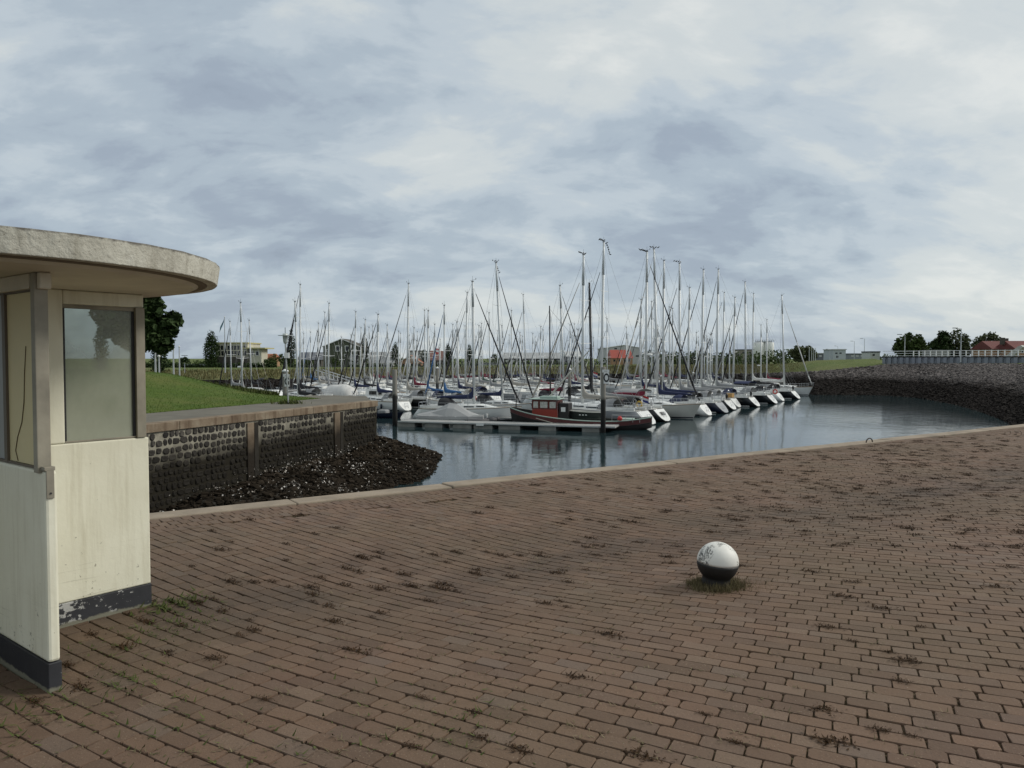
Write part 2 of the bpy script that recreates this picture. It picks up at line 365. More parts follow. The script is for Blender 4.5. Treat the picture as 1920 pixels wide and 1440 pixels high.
# ------------------------------------------------------------------ the plaza of bricks
def in_booth(x, y): return False
ARC = np.array((8.2, 18.2)); PB, PA_ = .0975, .1815
def build_plaza():
    ne, nf = 150, 70
    es = np.linspace(-24, 44, ne); fs = np.linspace(.31, 26, nf)
    V = []
    for f in fs:
        for e in es:
            p = Q0 + QE * e + QF * f; V.append((p[0], p[1], hz(p[0], p[1]) - .013))
    F = [(j * ne + i, (j + 1) * ne + i, (j + 1) * ne + i + 1, j * ne + i + 1) for j in range(nf - 1) for i in range(ne - 1)]
    pl = mesh_obj('plaza_pavement', V, F, M_JOINT, smooth=True); tag(pl, kind='structure')
    # one brick: eight sided (clipped corners), chamfered rim
    def brick_geo(rs):
        L, W = PA_ - .0055 + rs.uniform(-.005, .002), PB - .0055 + rs.uniform(-.005, .002); c = rs.uniform(.003, .016)
        hx, hy = L / 2, W / 2
        base = [(hx - c, -hy), (hx, -hy + c), (hx, hy - c), (hx - c, hy), (-hx + c, hy), (-hx, hy - c), (-hx, -hy + c), (-hx + c, -hy)]
        base = [(x + rs.uniform(-.003, .0025), y + rs.uniform(-.003, .0025)) for x, y in base]
        v = [(x, y, -.035) for x, y in base] + [(x, y, -.0045) for x, y in base] + [(x * .984, y * .962, rs.uniform(-.0012, .0012)) for x, y in base]
        f = [(i, (i + 1) % 8, 8 + (i + 1) % 8, 8 + i) for i in range(8)] + [(8 + i, 8 + (i + 1) % 8, 16 + (i + 1) % 8, 16 + i) for i in range(8)] + [tuple(range(16, 24))]
        return v, f
    A = np.array((-.887, .462)); B = np.array((.462, .887))
    P = []
    for j in range(14, 190):
        r = j * PB; n_ = max(8, int(round(2 * math.pi * r / PA_))); off = (j % 2) * .5 + .16 * math.sin(j * 12.9898)
        for i in range(n_):
            t = 2 * math.pi * (i + off) / n_; x = ARC[0] + r * math.cos(t); y = ARC[1] + r * math.sin(t)
            if y < 1.2 or y > 26: continue
            if x < -.667 * y - 1.6 or x > .70 * y + 1.8: continue
            e, f = ef(x, y)
            if f < .335 + (.56 if e < 4 else .34) or f > 12: continue
            x += .012 * math.sin(y * .9 + x * .3); y += .012 * math.sin(x * .8)
            P.append((x, y, t + math.pi / 2 + rnd.gauss(0, .014)))
    angq = math.atan2(QF[1], QF[0])
    e = -7.0
    while e < 24:
        for r in range(3 if e < 4 else 2):
            f = .33 + .095 + r * .184; q = Q0 + QE * (e + .045 * r) + QF * f
            if q[0] > -.667 * q[1] - 1.6 and q[0] < .70 * q[1] + 1.8: P.append((q[0], q[1], angq + .06 + rnd.gauss(0, .035)))
        e += .0985
    P = np.array(P); n = len(P)
    u = P[:, 0] / P[:, 1]
    d = np.hypot(P[:, 0], P[:, 1]); vis = (np.abs(u) < .66) & (P[:, 1] > 2.98)
    key = np.where(vis, d, 1e6); near = set(np.argsort(key)[:300].tolist())
    rs = random.Random(3)
    variants = []
    for k in range(14):
        v, f = brick_geo(rs); o = mesh_obj('brick', v, f, M_BRICK, tint=[k / 13.0] * len(v)); variants.append(o.data); bpy.data.objects.remove(o)
    for i in sorted(near):
        x, y, a = P[i]
        a += math.pi if rs.random() < .5 else 0
        o = link_copy(rs.choice(variants), 'brick', (x, y, float(hz(x, y)) + rs.gauss(0, .0012)), a, pl)
        nv = Vector((-(hz(x + .1, y) - hz(x - .1, y)) / .2 + rs.gauss(0, .006), -(hz(x, y + .1) - hz(x, y - .1)) / .2 + rs.gauss(0, .008), 1)).normalized()
        o.rotation_mode = 'QUATERNION'; o.rotation_quaternion = Vector((0, 0, 1)).rotation_difference(nv) @ Matrix.Rotation(a, 3, 'Z').to_quaternion()
    # the rest in one mesh per shape pool, joined
    idx = np.array([i for i in range(n) if i not in near])
    allV = []; allL = []; allN = []; allT = []; off = 0
    pools = [brick_geo(rs) for _ in range(8)]
    pick = nr.randint(0, 8, len(idx))
    for k in range(8):
        I = idx[pick == k]; m = len(I); bv = np.array(pools[k][0]); bf = pools[k][1]
        a = P[I, 2] + np.where(nr.rand(m) < .5, np.pi, 0); M = np.zeros((m, 3, 3)); M[:, 0, 0] = np.cos(a); M[:, 0, 1] = -np.sin(a); M[:, 1, 0] = np.sin(a); M[:, 1, 1] = np.cos(a); M[:, 2, 2] = 1
        gx = (hz(P[I, 0] + .1, P[I, 1]) - hz(P[I, 0] - .1, P[I, 1])) / .2; gy = (hz(P[I, 0], P[I, 1] + .1) - hz(P[I, 0], P[I, 1] - .1)) / .2
        M[:, 2, 0] = gx * np.cos(a) + gy * np.sin(a) + nr.normal(0, .006, m); M[:, 2, 1] = -gx * np.sin(a) + gy * np.cos(a) + nr.normal(0, .008, m)
        T = np.stack([P[I, 0], P[I, 1], hz(P[I, 0], P[I, 1]) + nr.normal(0, .0012, m)], 1)
        Vv = np.einsum('nij,vj->nvi', M, bv) + T[:, None, :]
        fl = np.concatenate([np.array(q) for q in bf]); ln = np.array([len(q) for q in bf])
        allL.append((fl[None, :] + (np.arange(m) * len(bv))[:, None]).ravel() + off); allN.append(np.tile(ln, m)); allV.append(Vv.reshape(-1, 3))
        allT.append(np.repeat(nr.rand(m), len(bv))); off += m * len(bv)
    o = np_mesh('paving_bricks', np.concatenate(allV), np.concatenate(allL), np.concatenate(allN), M_BRICK, pl, np.concatenate(allT)); tag(o, kind='stuff')
    # coping blocks along the edge, and the quay face below
    k = 0; e = -20.0
    while e < 40:
        L = 1.95; c = Q0 + QE * (e + L / 2) + QF * .155
        w = MB().box(-L / 2 + .006, L / 2 - .006, -.155, .155, -.25, 0.012)
        b = w.build('coping_block', M_COPING, None, bevel=.015); b.location = (c[0], c[1], float(hz(c[0], c[1]) * .3) + rnd.uniform(-.004, .004))
        b.rotation_euler = (0, 0, math.atan2(QE[1], QE[0])); b.parent = pl; e += L
    a = Q0 + QE * -24 + QF * .03; b2 = Q0 + QE * 44 + QF * .03
    V = [(a[0], a[1], -.2), (b2[0], b2[1], -.2), (b2[0], b2[1], -6), (a[0], a[1], -6)]
    q = Vector((QF[0], QF[1], 0)) * .4
    V += [tuple(Vector(v) + q) for v in V]
    face = mesh_obj('quay_face', V, [(0, 1, 2, 3), (4, 7, 6, 5), (0, 4, 5, 1), (3, 2, 6, 7)], M_MORTAR, pl)
    return pl
M_MORTAR = mat_mortar(); M_BASALT = mat_basalt(); M_WALLC = mat_wallconc()
plaza = build_plaza()

# ------------------------------------------------------------------ water and far ground
def build_ground():
    w = mesh_obj('harbour_water', [(-400, -30, WZ), (300, -30, WZ), (300, 320, WZ), (-400, 320, WZ)], [(0, 1, 2, 3)], M_WATER); tag(w, kind='structure')
    b = mesh_obj('harbour_bed', [(-420, -40, -7), (320, -40, -7), (320, 330, -7), (-420, 330, -7)], [(0, 1, 2, 3)], M_MUD); tag(b, kind='structure')
build_ground()
# shore stations: px, d1 waterline, d2,z2 top of stones, d3,z3 crest, z4 ground behind
ST = [(-900, 150, 157, -3, 175, -1.3, -1), (100, 152, 158, -3, 176, -1.3, -1), (450, 159, 166, -3, 182, -1.25, -1), (700, 178, 185, -3, 200, -1.2, -.95),
      (900, 203, 211, -2.8, 226, -1.0, -.9), (1150, 203, 211, -2.6, 226, -.7, -.8), (1300, 190, 198, -2.4, 215, -.5, -.6), (1400, 172, 182, -2.0, 200, -.2, -.5),
      (1480, 146, 162, -1.4, 180, .4, 0), (1530, 131, 148, -.9, 168, 1.2, .8), (1640, 129, 146, .2, 158, 1.55, 1.4), (1665, 128, 145.5, .45, 152, .75, 1.0), (1720, 121, 142, .6, 148, .78, 1.0),
      (1800, 101, 134, .65, 140, .8, 1.0), (1850, 87, 130, .7, 136, .85, 1.0), (1905, 71, 124, .7, 130, .85, 1.0), (1960, 52, 110, .8, 117, .9, 1.), (2100, 34, 90, .8, 98, .9, 1.), (2500, 19, 60, .8, 70, .9, 1.), (4200, 9, 40, .6, 60, .9, 1.)]
def shore_pt(k, f):
    "k station float, f 0..1 waterline to stone top"
    i = min(int(k), len(ST) - 2); t = k - i
    s = [ST[i][j] * (1 - t) + ST[i + 1][j] * t for j in range(7)]
    u = (s[0] - 960) / FPX; d = s[1] + (s[2] - s[1]) * f; z = WZ + (s[3] - WZ) * f
    return u * d, d, z
M_DIKE = mat_rubble('dike_ground', -2.3, -1.3, (.100, .089, .083), (.010, .008, .007))
M_DIKEROCK = mat_rubble('dike_rock', -2.4, -1.3, (.155, .138, .130), (.009, .0075, .0065))
def build_shore():
    K = np.arange(0, len(ST) - 1 + .001, .25)
    rows = []; 
    for k in K:
        i = min(int(k), len(ST) - 2); t = k - i; s = [ST[i][j] * (1 - t) + ST[i + 1][j] * t for j in range(7)]
        u = (s[0] - 960) / FPX
        prof = [(s[1] - 6, -7), (s[1] - 1, WZ - .5)] + [(s[1] + (s[2] - s[1]) * q / 8, WZ + (s[3] - WZ) * q / 8) for q in range(9)]
        prof2 = [(s[2] + (s[4] - s[2]) * q / 5, s[3] + (s[5] - s[3]) * (q / 5) ** .8) for q in range(6)] + [(s[4] + 25, s[6]), (s[4] + 60, -.95), (s[4] + 400, -1.0), (3500, -1.0), (7000, -1.0)]
        rows.append((u, prof, prof2))
    def grid(which, name, mat):
        V = []; n = len(rows[0][which])
        for a, r in enumerate(rows):
            for b, (d, z) in enumerate(r[which]):
                jit = .25 * math.sin(a * 3.7 + b * 1.9) if 2 < b < n - 1 and which == 1 else 0
                V.append((r[0] * (d + jit), d + jit, z))
        F = [(a * n + b, (a + 1) * n + b, (a + 1) * n + b + 1, a * n + b + 1) for a in range(len(rows) - 1) for b in range(n - 1)]
        o = mesh_obj(name, V, F, mat, smooth=True); tag(o, kind='structure'); return o
    grid(1, 'dike_slope', M_DIKE); g = grid(2, 'dike_ground', M_BANK)
    g.data.materials.append(M_LAND)
    n = 11
    for p in g.data.polygons:
        c = p.center
        if p.index % (n - 1) >= 4 or p.index // (n - 1) >= 30: p.material_index = 1
build_shore()
ico_v = None
def rock_base(seed=1, flat=.6):
    import bmesh
    bm = bmesh.new(); bmesh.ops.create_icosphere(bm, subdivisions=1, radius=1)
    rs = random.Random(seed)
    for v in bm.verts: v.co *= rs.uniform(.55, 1.25); v.co.z *= flat
    bm.verts.ensure_lookup_table(); vs = [tuple(v.co) for v in bm.verts]; fs = [tuple(q.index for q in f.verts) for f in bm.faces]; bm.free(); return vs, fs
def scatter_rocks(name, pts, size, mat, seeds=4, flat=.6, parent=None, flatshade=True):
    "pts (n,3), size (n,)"
    Vs = []; Ls = []; Ns = []; Ts = []; off = 0
    pick = nr.randint(0, seeds, len(pts))
    for k in range(seeds):
        bv, bf = rock_base(k + 1, flat); bv = np.array(bv); I = np.where(pick == k)[0]; m = len(I)
        if m == 0: continue
        M = rot_mats(m, nr, .5) * size[I][:, None, None]
        st = np.stack([nr.uniform(.8, 1.35, m), nr.uniform(.7, 1.1, m), nr.uniform(.7, 1.2, m)], 1); M = M * st[:, None, :]
        V = np.einsum('nij,vj->nvi', M, bv) + pts[I][:, None, :]
        fl = np.array(bf).ravel(); Ls.append((fl[None, :] + (np.arange(m) * len(bv))[:, None]).ravel() + off); Ns.append(np.full(m * len(bf), 3)); Vs.append(V.reshape(-1, 3))
        Ts.append(np.repeat(nr.rand(m), len(bv))); off += m * len(bv)
    o = np_mesh(name, np.concatenate(Vs), np.concatenate(Ls), np.concatenate(Ns), mat, parent, np.concatenate(Ts)); tag(o, kind='stuff'); return o
def build_dike_rocks():
    pts = []; sz = []
    def some(k0, k1, n, s0, s1, fmax=1.0):
        for _ in range(n):
            k = rnd.uniform(k0, k1); f = rnd.uniform(-.05, fmax); x, y, z = shore_pt(k, f)
            s = rnd.uniform(s0, s1); pts.append((x, y, z + s * .12)); sz.append(s)
    some(0.5, 7.5, 3600, .2, .5); some(7.5, 10, 5000, .15, .36); some(10, 13, 9000, .14, .34); some(13, 15, 9000, .12, .30); some(15, 16.3, 5000, .09, .24)
    scatter_rocks('dike_rubble', np.array(pts), np.array(sz), M_DIKEROCK, flat=.45)
build_dike_rocks()

# ------------------------------------------------------------------ opposite quay: wall, walkway, mound
def smax(p): return 18 + (p - 6) * .52
def mound_h(s, p):
    up = ss(p, 4.2, 14); end = 1 - ss(s, smax(p) - 8, smax(p))
    return 1.42 * up * (end ** .8) + .10 * ss(p, 4.35, 4.9) * (1 - ss(s, 12, smax(p))) + .03 * math.sin(s * .9 + p * .7) * up
def build_opposite():
    # walkway slab of ground
    S = [-30, -20, -10, 0, 5, 10, 14, WL]
    V = []; F = []
    for s in S:
        V += [wp(s, -.30, WALK - .004), wp(s, -4.6, WALK - .004)]
    F = [(2 * i, 2 * i + 1, 2 * i + 3, 2 * i + 2) for i in range(len(S) - 1)]
    b = len(V); V += [wp(WL, -.3, WALK - .004), wp(20.5, -3.4, WALK - .004), wp(20.6, -5.5, WALK - .004), wp(20, -7, WALK - .004), wp(WL, -7, WALK - .004)]
    F.append((b, b + 4, b + 3, b + 2, b + 1))
    for i in (0, 1, 2): pass
    o = mesh_obj('quay_walkway', V, F, M_WALK); tag(o, kind='structure')
    # solid edge below the walkway beyond the corner
    e = mesh_obj('walkway_edge', [wp(WL - .01, -.3, -5.5), wp(20.5, -3.4, -5.5), wp(20.6, -5.5, -5.5), wp(20, -7, -5.5), wp(WL - .01, -.3, WALK - .01), wp(20.5, -3.4, WALK - .01), wp(20.6, -5.5, WALK - .01), wp(20, -7, WALK - .01)],
                 [(0, 1, 5, 4), (1, 2, 6, 5), (2, 3, 7, 6)], M_WALLC, o)
    # mound of lawn
    ps = [4.4 + 56 * (i / 44) ** 1.5 for i in range(45)]; nf = 44; V = []
    for p in ps:
        for j in range(nf + 4):
            s0, s1 = -32, smax(p)
            if j <= nf: s = s0 + (s1 - s0) * (j / nf) ** .8; z = WALK + mound_h(s, p)
            else: q = j - nf; s = s1 + q * 1.6; z = WALK + mound_h(s1, p) - q * 1.5
            V.append(wp(s, -p, z))
    n = nf + 4
    F = [(a * n + b, a * n + b + 1, (a + 1) * n + b + 1, (a + 1) * n + b) for a in range(len(ps) - 1) for b in range(n - 1)]
    m = mesh_obj('grass_mound', V, F, M_LAWN, smooth=True); tag(m, kind='structure')
    # the wall
    w = empty('quay_wall', wp(0, 0, -5.4), 0, 'old basalt block quay wall under the asphalt walkway beyond the near water', 'quay wall')
    inv = Matrix.Translation(-w.location)
    def up(name, mb, mat, **k):
        mb.v = [tuple(inv @ Vector(v)) for v in mb.v]; return mb.build(name, mat, w, **k)
    def slab(s0, s1, r0, r1, z0, z1):
        c = [wp(s0, r0), wp(s1, r0), wp(s1, r1), wp(s0, r1)]
        vs = [(p.x, p.y, z0) for p in c] + [(p.x, p.y, z1) for p in c]
        return MB().add(vs, [(0, 1, 2, 3), (4, 7, 6, 5), (0, 4, 5, 1), (1, 5, 6, 2), (2, 6, 7, 3), (3, 7, 4, 0)])
    up('wall_core', slab(-28, WL, -.8, 0, -6.0, -.982), M_MORTAR)
    s = -28.0
    while s < WL - .1:
        L = min(4.2, WL - s); up('coping_block', slab(s + .01, s + L - .01, -.50, .09, -.98, WALK + .03), M_WALLC, bevel=.02); s += L
    for s0, wd in ((5.15, .42), (11.6, .5)):
        up('pilaster', slab(s0, s0 + wd, -.1, .07, -4.2 if s0 < 15 else -4, -1.06), M_WALLC, bevel=.02)
    for s0 in (5.65, 12.2):
        o = up('slot_shade_strip', slab(s0, s0 + .24, -.1, .022, -4.0, -1.06), M_MUD)  # dark strip in place of the shaded slot beside each pilaster
    # stones
    rs = random.Random(5)
    def stone_geo(rs):
        n = 8; a0 = rs.uniform(0, 1); pts = []
        for i in range(n):
            t = 2 * math.pi * i / n + a0; r = rs.uniform(.84, 1.06); k = 1 / max(abs(math.cos(t)), abs(math.sin(t))); k = 1 + (k - 1) * .45
            pts.append((math.cos(t) * r * k * .5, math.sin(t) * r * k * .5))
        v = [(x, 0, y) for x, y in pts] + [(x * .96, .035, y * .96) for x, y in pts] + [(x * .72, .055 + rs.uniform(-.01, .012), y * .72) for x, y in pts]
        f = [((i + 1) % n, i, n + i, n + (i + 1) % n) for i in range(n)] + [(n + (i + 1) % n, n + i, 2 * n + i, 2 * n + (i + 1) % n) for i in range(n)] + [tuple(range(3 * n - 1, 2 * n - 1, -1))]
        return v, f
    rz = math.atan2(-WN[0], WN[1])      # local +y -> WN
    cells = []
    z = -1.12; row = 0
    while z > -4.1:
        hrow = rs.uniform(.23, .30); s = -2.6 + rs.uniform(0, .1)
        while s < WL - .2:
            wd = rs.uniform(.20, .40); c = s + wd / 2
            skip = any(a - .05 < c < b + .05 for a, b in ((5.15, 5.92), (11.6, 12.47)))
            if not skip and rs.random() > .03: cells.append((c, z + rs.uniform(-.03, .03), wd - rs.uniform(.012, .035), hrow - rs.uniform(.015, .045)))
            s += wd
        z -= hrow; row += 1
    def bank(s): return float(np.interp(s, (0, 3.8, 7.9, 12.3, 15.3, WL), (-3.7, -3.5, -3.22, -3.25, -2.85, -2.6)))
    vis = [i for i, c in enumerate(cells) if c[0] > -.1 and c[1] > bank(c[0]) + .05]
    vis.sort(key=lambda i: -cells[i][2] * cells[i][3] / (wp(cells[i][0], 0).length ** 2)); top = set(vis[:300])
    var = []
    for k in range(12):
        v, f = stone_geo(rs); o = mesh_obj('stone', v, f, M_BASALT, tint=[k / 11.0] * len(v)); var.append(o.data); bpy.data.objects.remove(o)
    for i in sorted(top):
        c = cells[i]; p = wp(c[0], -.02, c[1]) - w.location
        link_copy(rs.choice(var), 'stone', p, rz, w, (c[2], rs.uniform(.8, 1.3), c[3]))
    rest = [c for i, c in enumerate(cells) if i not in top]; V = []; L = []; N = []; T = []
    for c in rest:
        me = rs.choice(var); b = len(V); tt = rs.random(); ca, sa = math.cos(rz), math.sin(rz); p = wp(c[0], -.02, c[1]) - w.location
        for v in me.vertices:
            x, y, zz = v.co.x * c[2], v.co.y, v.co.z * c[3]; V.append((p.x + x * ca - y * sa, p.y + x * sa + y * ca, p.z + zz)); T.append(tt)
        for q in me.polygons: L += [b + k for k in q.vertices]; N.append(len(q.vertices))
    o = np_mesh('stonework', V, L, N, M_BASALT, w, T); tag(o, kind='stuff')
    # rubble bank at the wall's foot, with oysters
    def top_z(s): return float(np.interp(s, (-16, 0, 3.8, 7.9, 12.3, 15.3, WL, 25, 30), (-3.8, -3.7, -3.5, -3.22, -3.25, -2.85, -2.6, -4.5, -5.5)))
    def width(s): return 9 - 6.1 * ss(s, -2, 10.5) if s < 11 else 2.9 + .3 * ss(s, 11, WL)
    V = []; Ss = np.linspace(-16, 26, 70); Rr = [-3.5, -2.0, -1, -.02, .5, 1, 1.5, 2, 2.5, 3, 4, 5, 7, 10]
    def bz(s, r):
        t = top_z(s); w_ = max(.5, width(s)); sl = max(.2, (t - WZ) / w_)
        if s > WL:
            q = (s - WL) / 9.2; rc = -1.3 * q; hw = 3.2 * (1 - q) + .75 * q; return t - abs(r - rc) / hw * max(.25, t - WZ)
        return t - max(r, 0) * sl - .12 * math.sin(s * 1.7 + r * 2) * .5
    for s in Ss:
        for r in Rr: p = wp(s, r); V.append((p.x, p.y, bz(s, r) if not (r < 0 and s < WL) else bz(s, 0) - .5))
    n = len(Rr); F = [(a * n + b, a * n + b + 1, (a + 1) * n + b + 1, (a + 1) * n + b) for a in range(len(Ss) - 1) for b in range(n - 1)]
    g = mesh_obj('foreshore', V, F, M_MUD, smooth=True); tag(g, kind='structure')
    pts = []; sz = []
    for _ in range(15000):
        s = rnd.uniform(-1.5, 26); r = rnd.uniform(-.0, 1) ** 1.0 * (width(s) + .4) if s < WL else rnd.uniform(-3.6, 3.3)
        z = bz(s, r)
        if z < WZ - .3: continue
        q = rnd.uniform(.035, .10) if rnd.random() < .88 else rnd.uniform(.10, .20)
        p = wp(s, r); pts.append((p.x, p.y, z + q * .3)); sz.append(q)
    scatter_rocks('foreshore_rubble', np.array(pts), np.array(sz), mat_rubble('weedy_rubble', -3.4, -1.9, (.070, .054, .038), (.011, .0085, .006)), flat=.6)
    # shells
    sv = [(-.5, 0, 0), (0, -.32, .08), (.5, 0, 0), (.15, .34, .1), (-.2, .3, .05)]; sf = [(0, 1, 2, 3, 4)]
    P3 = []; sc = []
    for _ in range(11000):
        s = rnd.uniform(-1, 24); r = rnd.random() * (width(s) + .2) if s < WL else rnd.uniform(-2., 2.6)
        if s < 2.5 and rnd.random() < .6: continue
        if rnd.random() > .12 + .6 * math.exp(-((s - 8) / 5) ** 2): continue
        if math.sin(s * 2.1 + r * 1.3) + math.sin(s * .9 - r * 3.1 + 1) + rnd.gauss(0, .6) < .25: continue
        z = bz(s, r)
        if z < WZ + .1: continue
        p = wp(s, r); P3.append((p.x, p.y, z + rnd.uniform(.05, .17))); sc.append(rnd.uniform(.05, .12))
    for _ in range(260):
        s = 13 * rnd.random() ** .6; z = top_z(s) + abs(rnd.gauss(0, .25)) + .05; p = wp(s, .09); P3.append((p.x, p.y, z)); sc.append(rnd.uniform(.04, .08))
    ms = new_mat('oyster_shell', rough=.5); t = NT(ms); t.col(t.ramp(t.attr('tint'), [(0, (.10, .085, .07)), (.6, (.28, .25, .21)), (.95, (.66, .63, .58))]))
    M = rot_mats(len(P3), nr) * np.array(sc)[:, None, None]
    o = replicate(sv, sf, M, np.array(P3), 'oyster_shells', ms, None, nr.rand(len(P3))); tag(o, kind='stuff')
build_opposite()

# ------------------------------------------------------------------ plants
def mat_leaf(name, a, b):
    m = new_mat(name, rough=.7, spec=.25); t = NT(m)
    c = t.ramp(t.attr('tint'), [(0, a), (1, b)]); t.col(c); t.b.inputs['Specular IOR Level'].default_value = .08; return m
M_LEAF_D = mat_leaf('dark_leaves', (.014, .026, .010), (.045, .070, .024))
M_LEAF_M = mat_leaf('mid_leaves', (.026, .042, .014), (.075, .105, .034))
M_LEAF_P = mat_leaf('pale_leaves', (.045, .055, .026), (.115, .130, .065))
M_BARK = plain('bark', (.075, .058, .042), .9, var=.4, sc=6)
LEAF = ([(-.5, -.3, 0), (.5, -.35, .08), (.55, .3, -.05), (-.45, .35, .06)], [(0, 1, 2), (0, 2, 3)])
def leaf_cloud(name, centers, radii, n, size, mat, parent, zs=1.0):
    "leaves spread in shells of the given blobs"
    C = np.array(centers); Rd = np.array(radii); w = Rd ** 2; k = nr.choice(len(C), n, p=w / w.sum())
    d = nr.normal(size=(n, 3)); d /= np.linalg.norm(d, axis=1)[:, None]
    rr = Rd[k] * nr.uniform(.55, 1.06, n)
    T = C[k] + d * rr[:, None] * np.array((1, 1, zs))
    blob = nr.rand(len(C))[k]
    tint = np.clip(.25 + .35 * blob + .4 * nr.rand(n), 0, 1)
    M = rot_mats(n, nr) * (size * nr.uniform(.6, 1.3, n))[:, None, None]
    o = replicate(*LEAF, M, T, name, mat, parent, tint); return o
def tree(px, ytop, ybase, wpx, d, z0, kind, label, leaf, name='tree', n=1800, cat='tree', group=None, lean=0, gaps=False):
    "crown w x h read from the photo, standing at distance d"
    top = D(px, ytop, d); X = top.x; H = top.z - z0; rad = wpx * d / FPX / 2
    t = empty(name, (X, d, z0), 0, label, cat, group)
    rs = random.Random(int(px * 7 + d))
    size = max(.22, rad * .13)
    cs = []; rr = []
    if kind == 'poplar':
        for k in range(26):
            f = k / 25; z = H * (.08 + .88 * f); r = rad * (math.sin(math.pi * min(.97, .18 + .80 * f)) ** .7) * rs.uniform(.75, 1)
            a = rs.uniform(0, 6.3); q = rad * .25 * (1 - f); cs.append((math.cos(a) * q, math.sin(a) * q, z)); rr.append(max(rad * .34, r * .95))
    elif kind == 'cone':
        for k in range(26):
            f = k / 25; z = H * (.06 + .9 * f); r = rad * (1 - f) ** .75 * rs.uniform(.8, 1.05) + rad * .1; a = rs.uniform(0, 6.3); q = r * .3
            cs.append((math.cos(a) * q, math.sin(a) * q, z)); rr.append(r * .75)
    else:
        zc = H * (.62 if kind == 'round' else .5); rz = H - zc
        for k in range(34):
            a = rs.uniform(0, 6.3); e = rs.uniform(-.9, 1); q = rs.uniform(.45, .8)
            cs.append((math.cos(a) * rad * q * math.sqrt(1 - e * e * .9) + lean * rad * .3 * e, math.sin(a) * rad * q * math.sqrt(1 - e * e * .9), zc + rz * e * .82)); rr.append(rad * rs.uniform(.18, .34))
    m = MB(); tr = max(.08, H * .022)
    m.tube((0, 0, -.4), (lean * .2, 0, H * .35), tr * 1.3, tr, 7); m.tube((lean * .2, 0, H * .33), (lean * .3, 0, H * .8), tr, tr * .3, 6); m.build('trunk', M_BARK, t)
    b = MB()
    for c in cs[::3]:
        b.tube((0, 0, H * .3 + .2 * c[2]), c, tr * .35, tr * .1, 4)
    b.build('limbs', M_BARK, t)
    leaf_cloud('crown', cs, rr, n, size, leaf, t); return t

# tall tree and conifer beyond the mound
tree(262, 538, 708, 150, 58, .45, 'round', 'broad dark tree on the grass mound, its crown showing beside the shelter roof', M_LEAF_D, n=9000, lean=-.6)
tree(300, 622, 700, 36, 118, -1, 'poplar', 'narrow dark tree standing just right of the broad tree by the shelter', M_LEAF_D, name='poplar_tree', n=1800)
tree(188, 600, 700, 30, 100, -1, 'poplar', 'narrow tree seen only through the dusty shelter window', M_LEAF_D, name='poplar_tree', n=1500)
gp = 'row of poplars along the far bank'
for a in ((396, 620, 690, 26, 232, 'poplar standing directly left of the white pavilion'), (546, 618, 690, 17, 232, 'tall poplar between the small tiled house and the grey barn roof'),
          (683, 627, 690, 17, 232, 'poplar at the right end of the dark green gabled house'), (741, 641, 689, 14, 240, 'poplar between the pale roofed hall and the orange gabled house'),
          (796, 655, 689, 15, 250, 'short poplar against the left end of the red-brown roof'), (840, 644, 689, 14, 250, 'poplar just right of the red-brown roofed house'), (880, 646, 689, 13, 255, 'rightmost poplar of the row on the far bank')):
    tree(a[0], a[1], a[2], a[3] * 1.35, a[4], -1, 'poplar', a[5], M_LEAF_D, name='poplar_tree', n=3000, group=gp)
for a in ((512, 664, 22, 225, 'round'), (527, 662, 16, 228, 'round'), (928, 664, 20, 260, 'round'), (505, 675, 30, 224, 'round'), (628, 672, 24, 214, 'round'), (573, 678, 34, 222, 'round')):
    tree(a[0], a[1], 690, a[2], a[3], -1, a[4], {512: 'rounded shrub tree right of the small tiled house', 527: 'rounded tree close to the left of the tall poplar', 928: 'small round tree near the middle of the far bank',
         505: 'low broad bush in front of the small tiled house', 628: 'dark bush against the foot of the green house', 573: 'low bush in front of the grey barn roof'}[a[0]], M_LEAF_M, n=900, name='round_tree')
for a in ((1708, 624, 70, 192, M_LEAF_M, 'broad bushy tree at the left end of the white railing'), (1765, 621, 50, 205, M_LEAF_D, 'dark dense tree in the middle of the three behind the railing'), (1792, 615, 62, 208, M_LEAF_P, 'open airy tree behind the tall lamp post on the dike'), (1853, 617, 52, 200, M_LEAF_P, 'wind-combed tree beside the red roofed house')):
    tree(a[0], a[1], 670, a[2], a[3], .8, 'bush', a[5], a[4], n=4500 if a[4] is not M_LEAF_P else 2600, name='wind_shaped_tree')
tree(1506, 650, 676, 56, 260, .2, 'bush', 'green willow thicket at the right of the white silo', M_LEAF_P, n=2500, name='willow_thicket')
def tree_line():
    C = []; Rr = []
    for px in np.arange(1210, 1485, 5):
        d = 330 + rnd.uniform(-15, 15); p = D(px, 672 + rnd.uniform(-4, 8), d); C.append((p.x, d, p.z)); Rr.append(rnd.uniform(1.8, 3.6))
    for px in np.arange(270, 1140, 6):
        d = 300 + rnd.uniform(-10, 10); p = D(px, 682 + rnd.uniform(-3, 3), d); C.append((p.x, d, p.z)); Rr.append(rnd.uniform(1., 2.))
    for px in np.arange(1540, 1690, 5):
        d = 420; p = D(px, 671 + rnd.uniform(-1, 2), d); C.append((p.x, d, p.z)); Rr.append(rnd.uniform(1.2, 2.4))
    o = leaf_cloud('distant_tree_line', C, Rr, 9000, .8, M_LEAF_M, None); tag(o, kind='stuff')
tree_line()
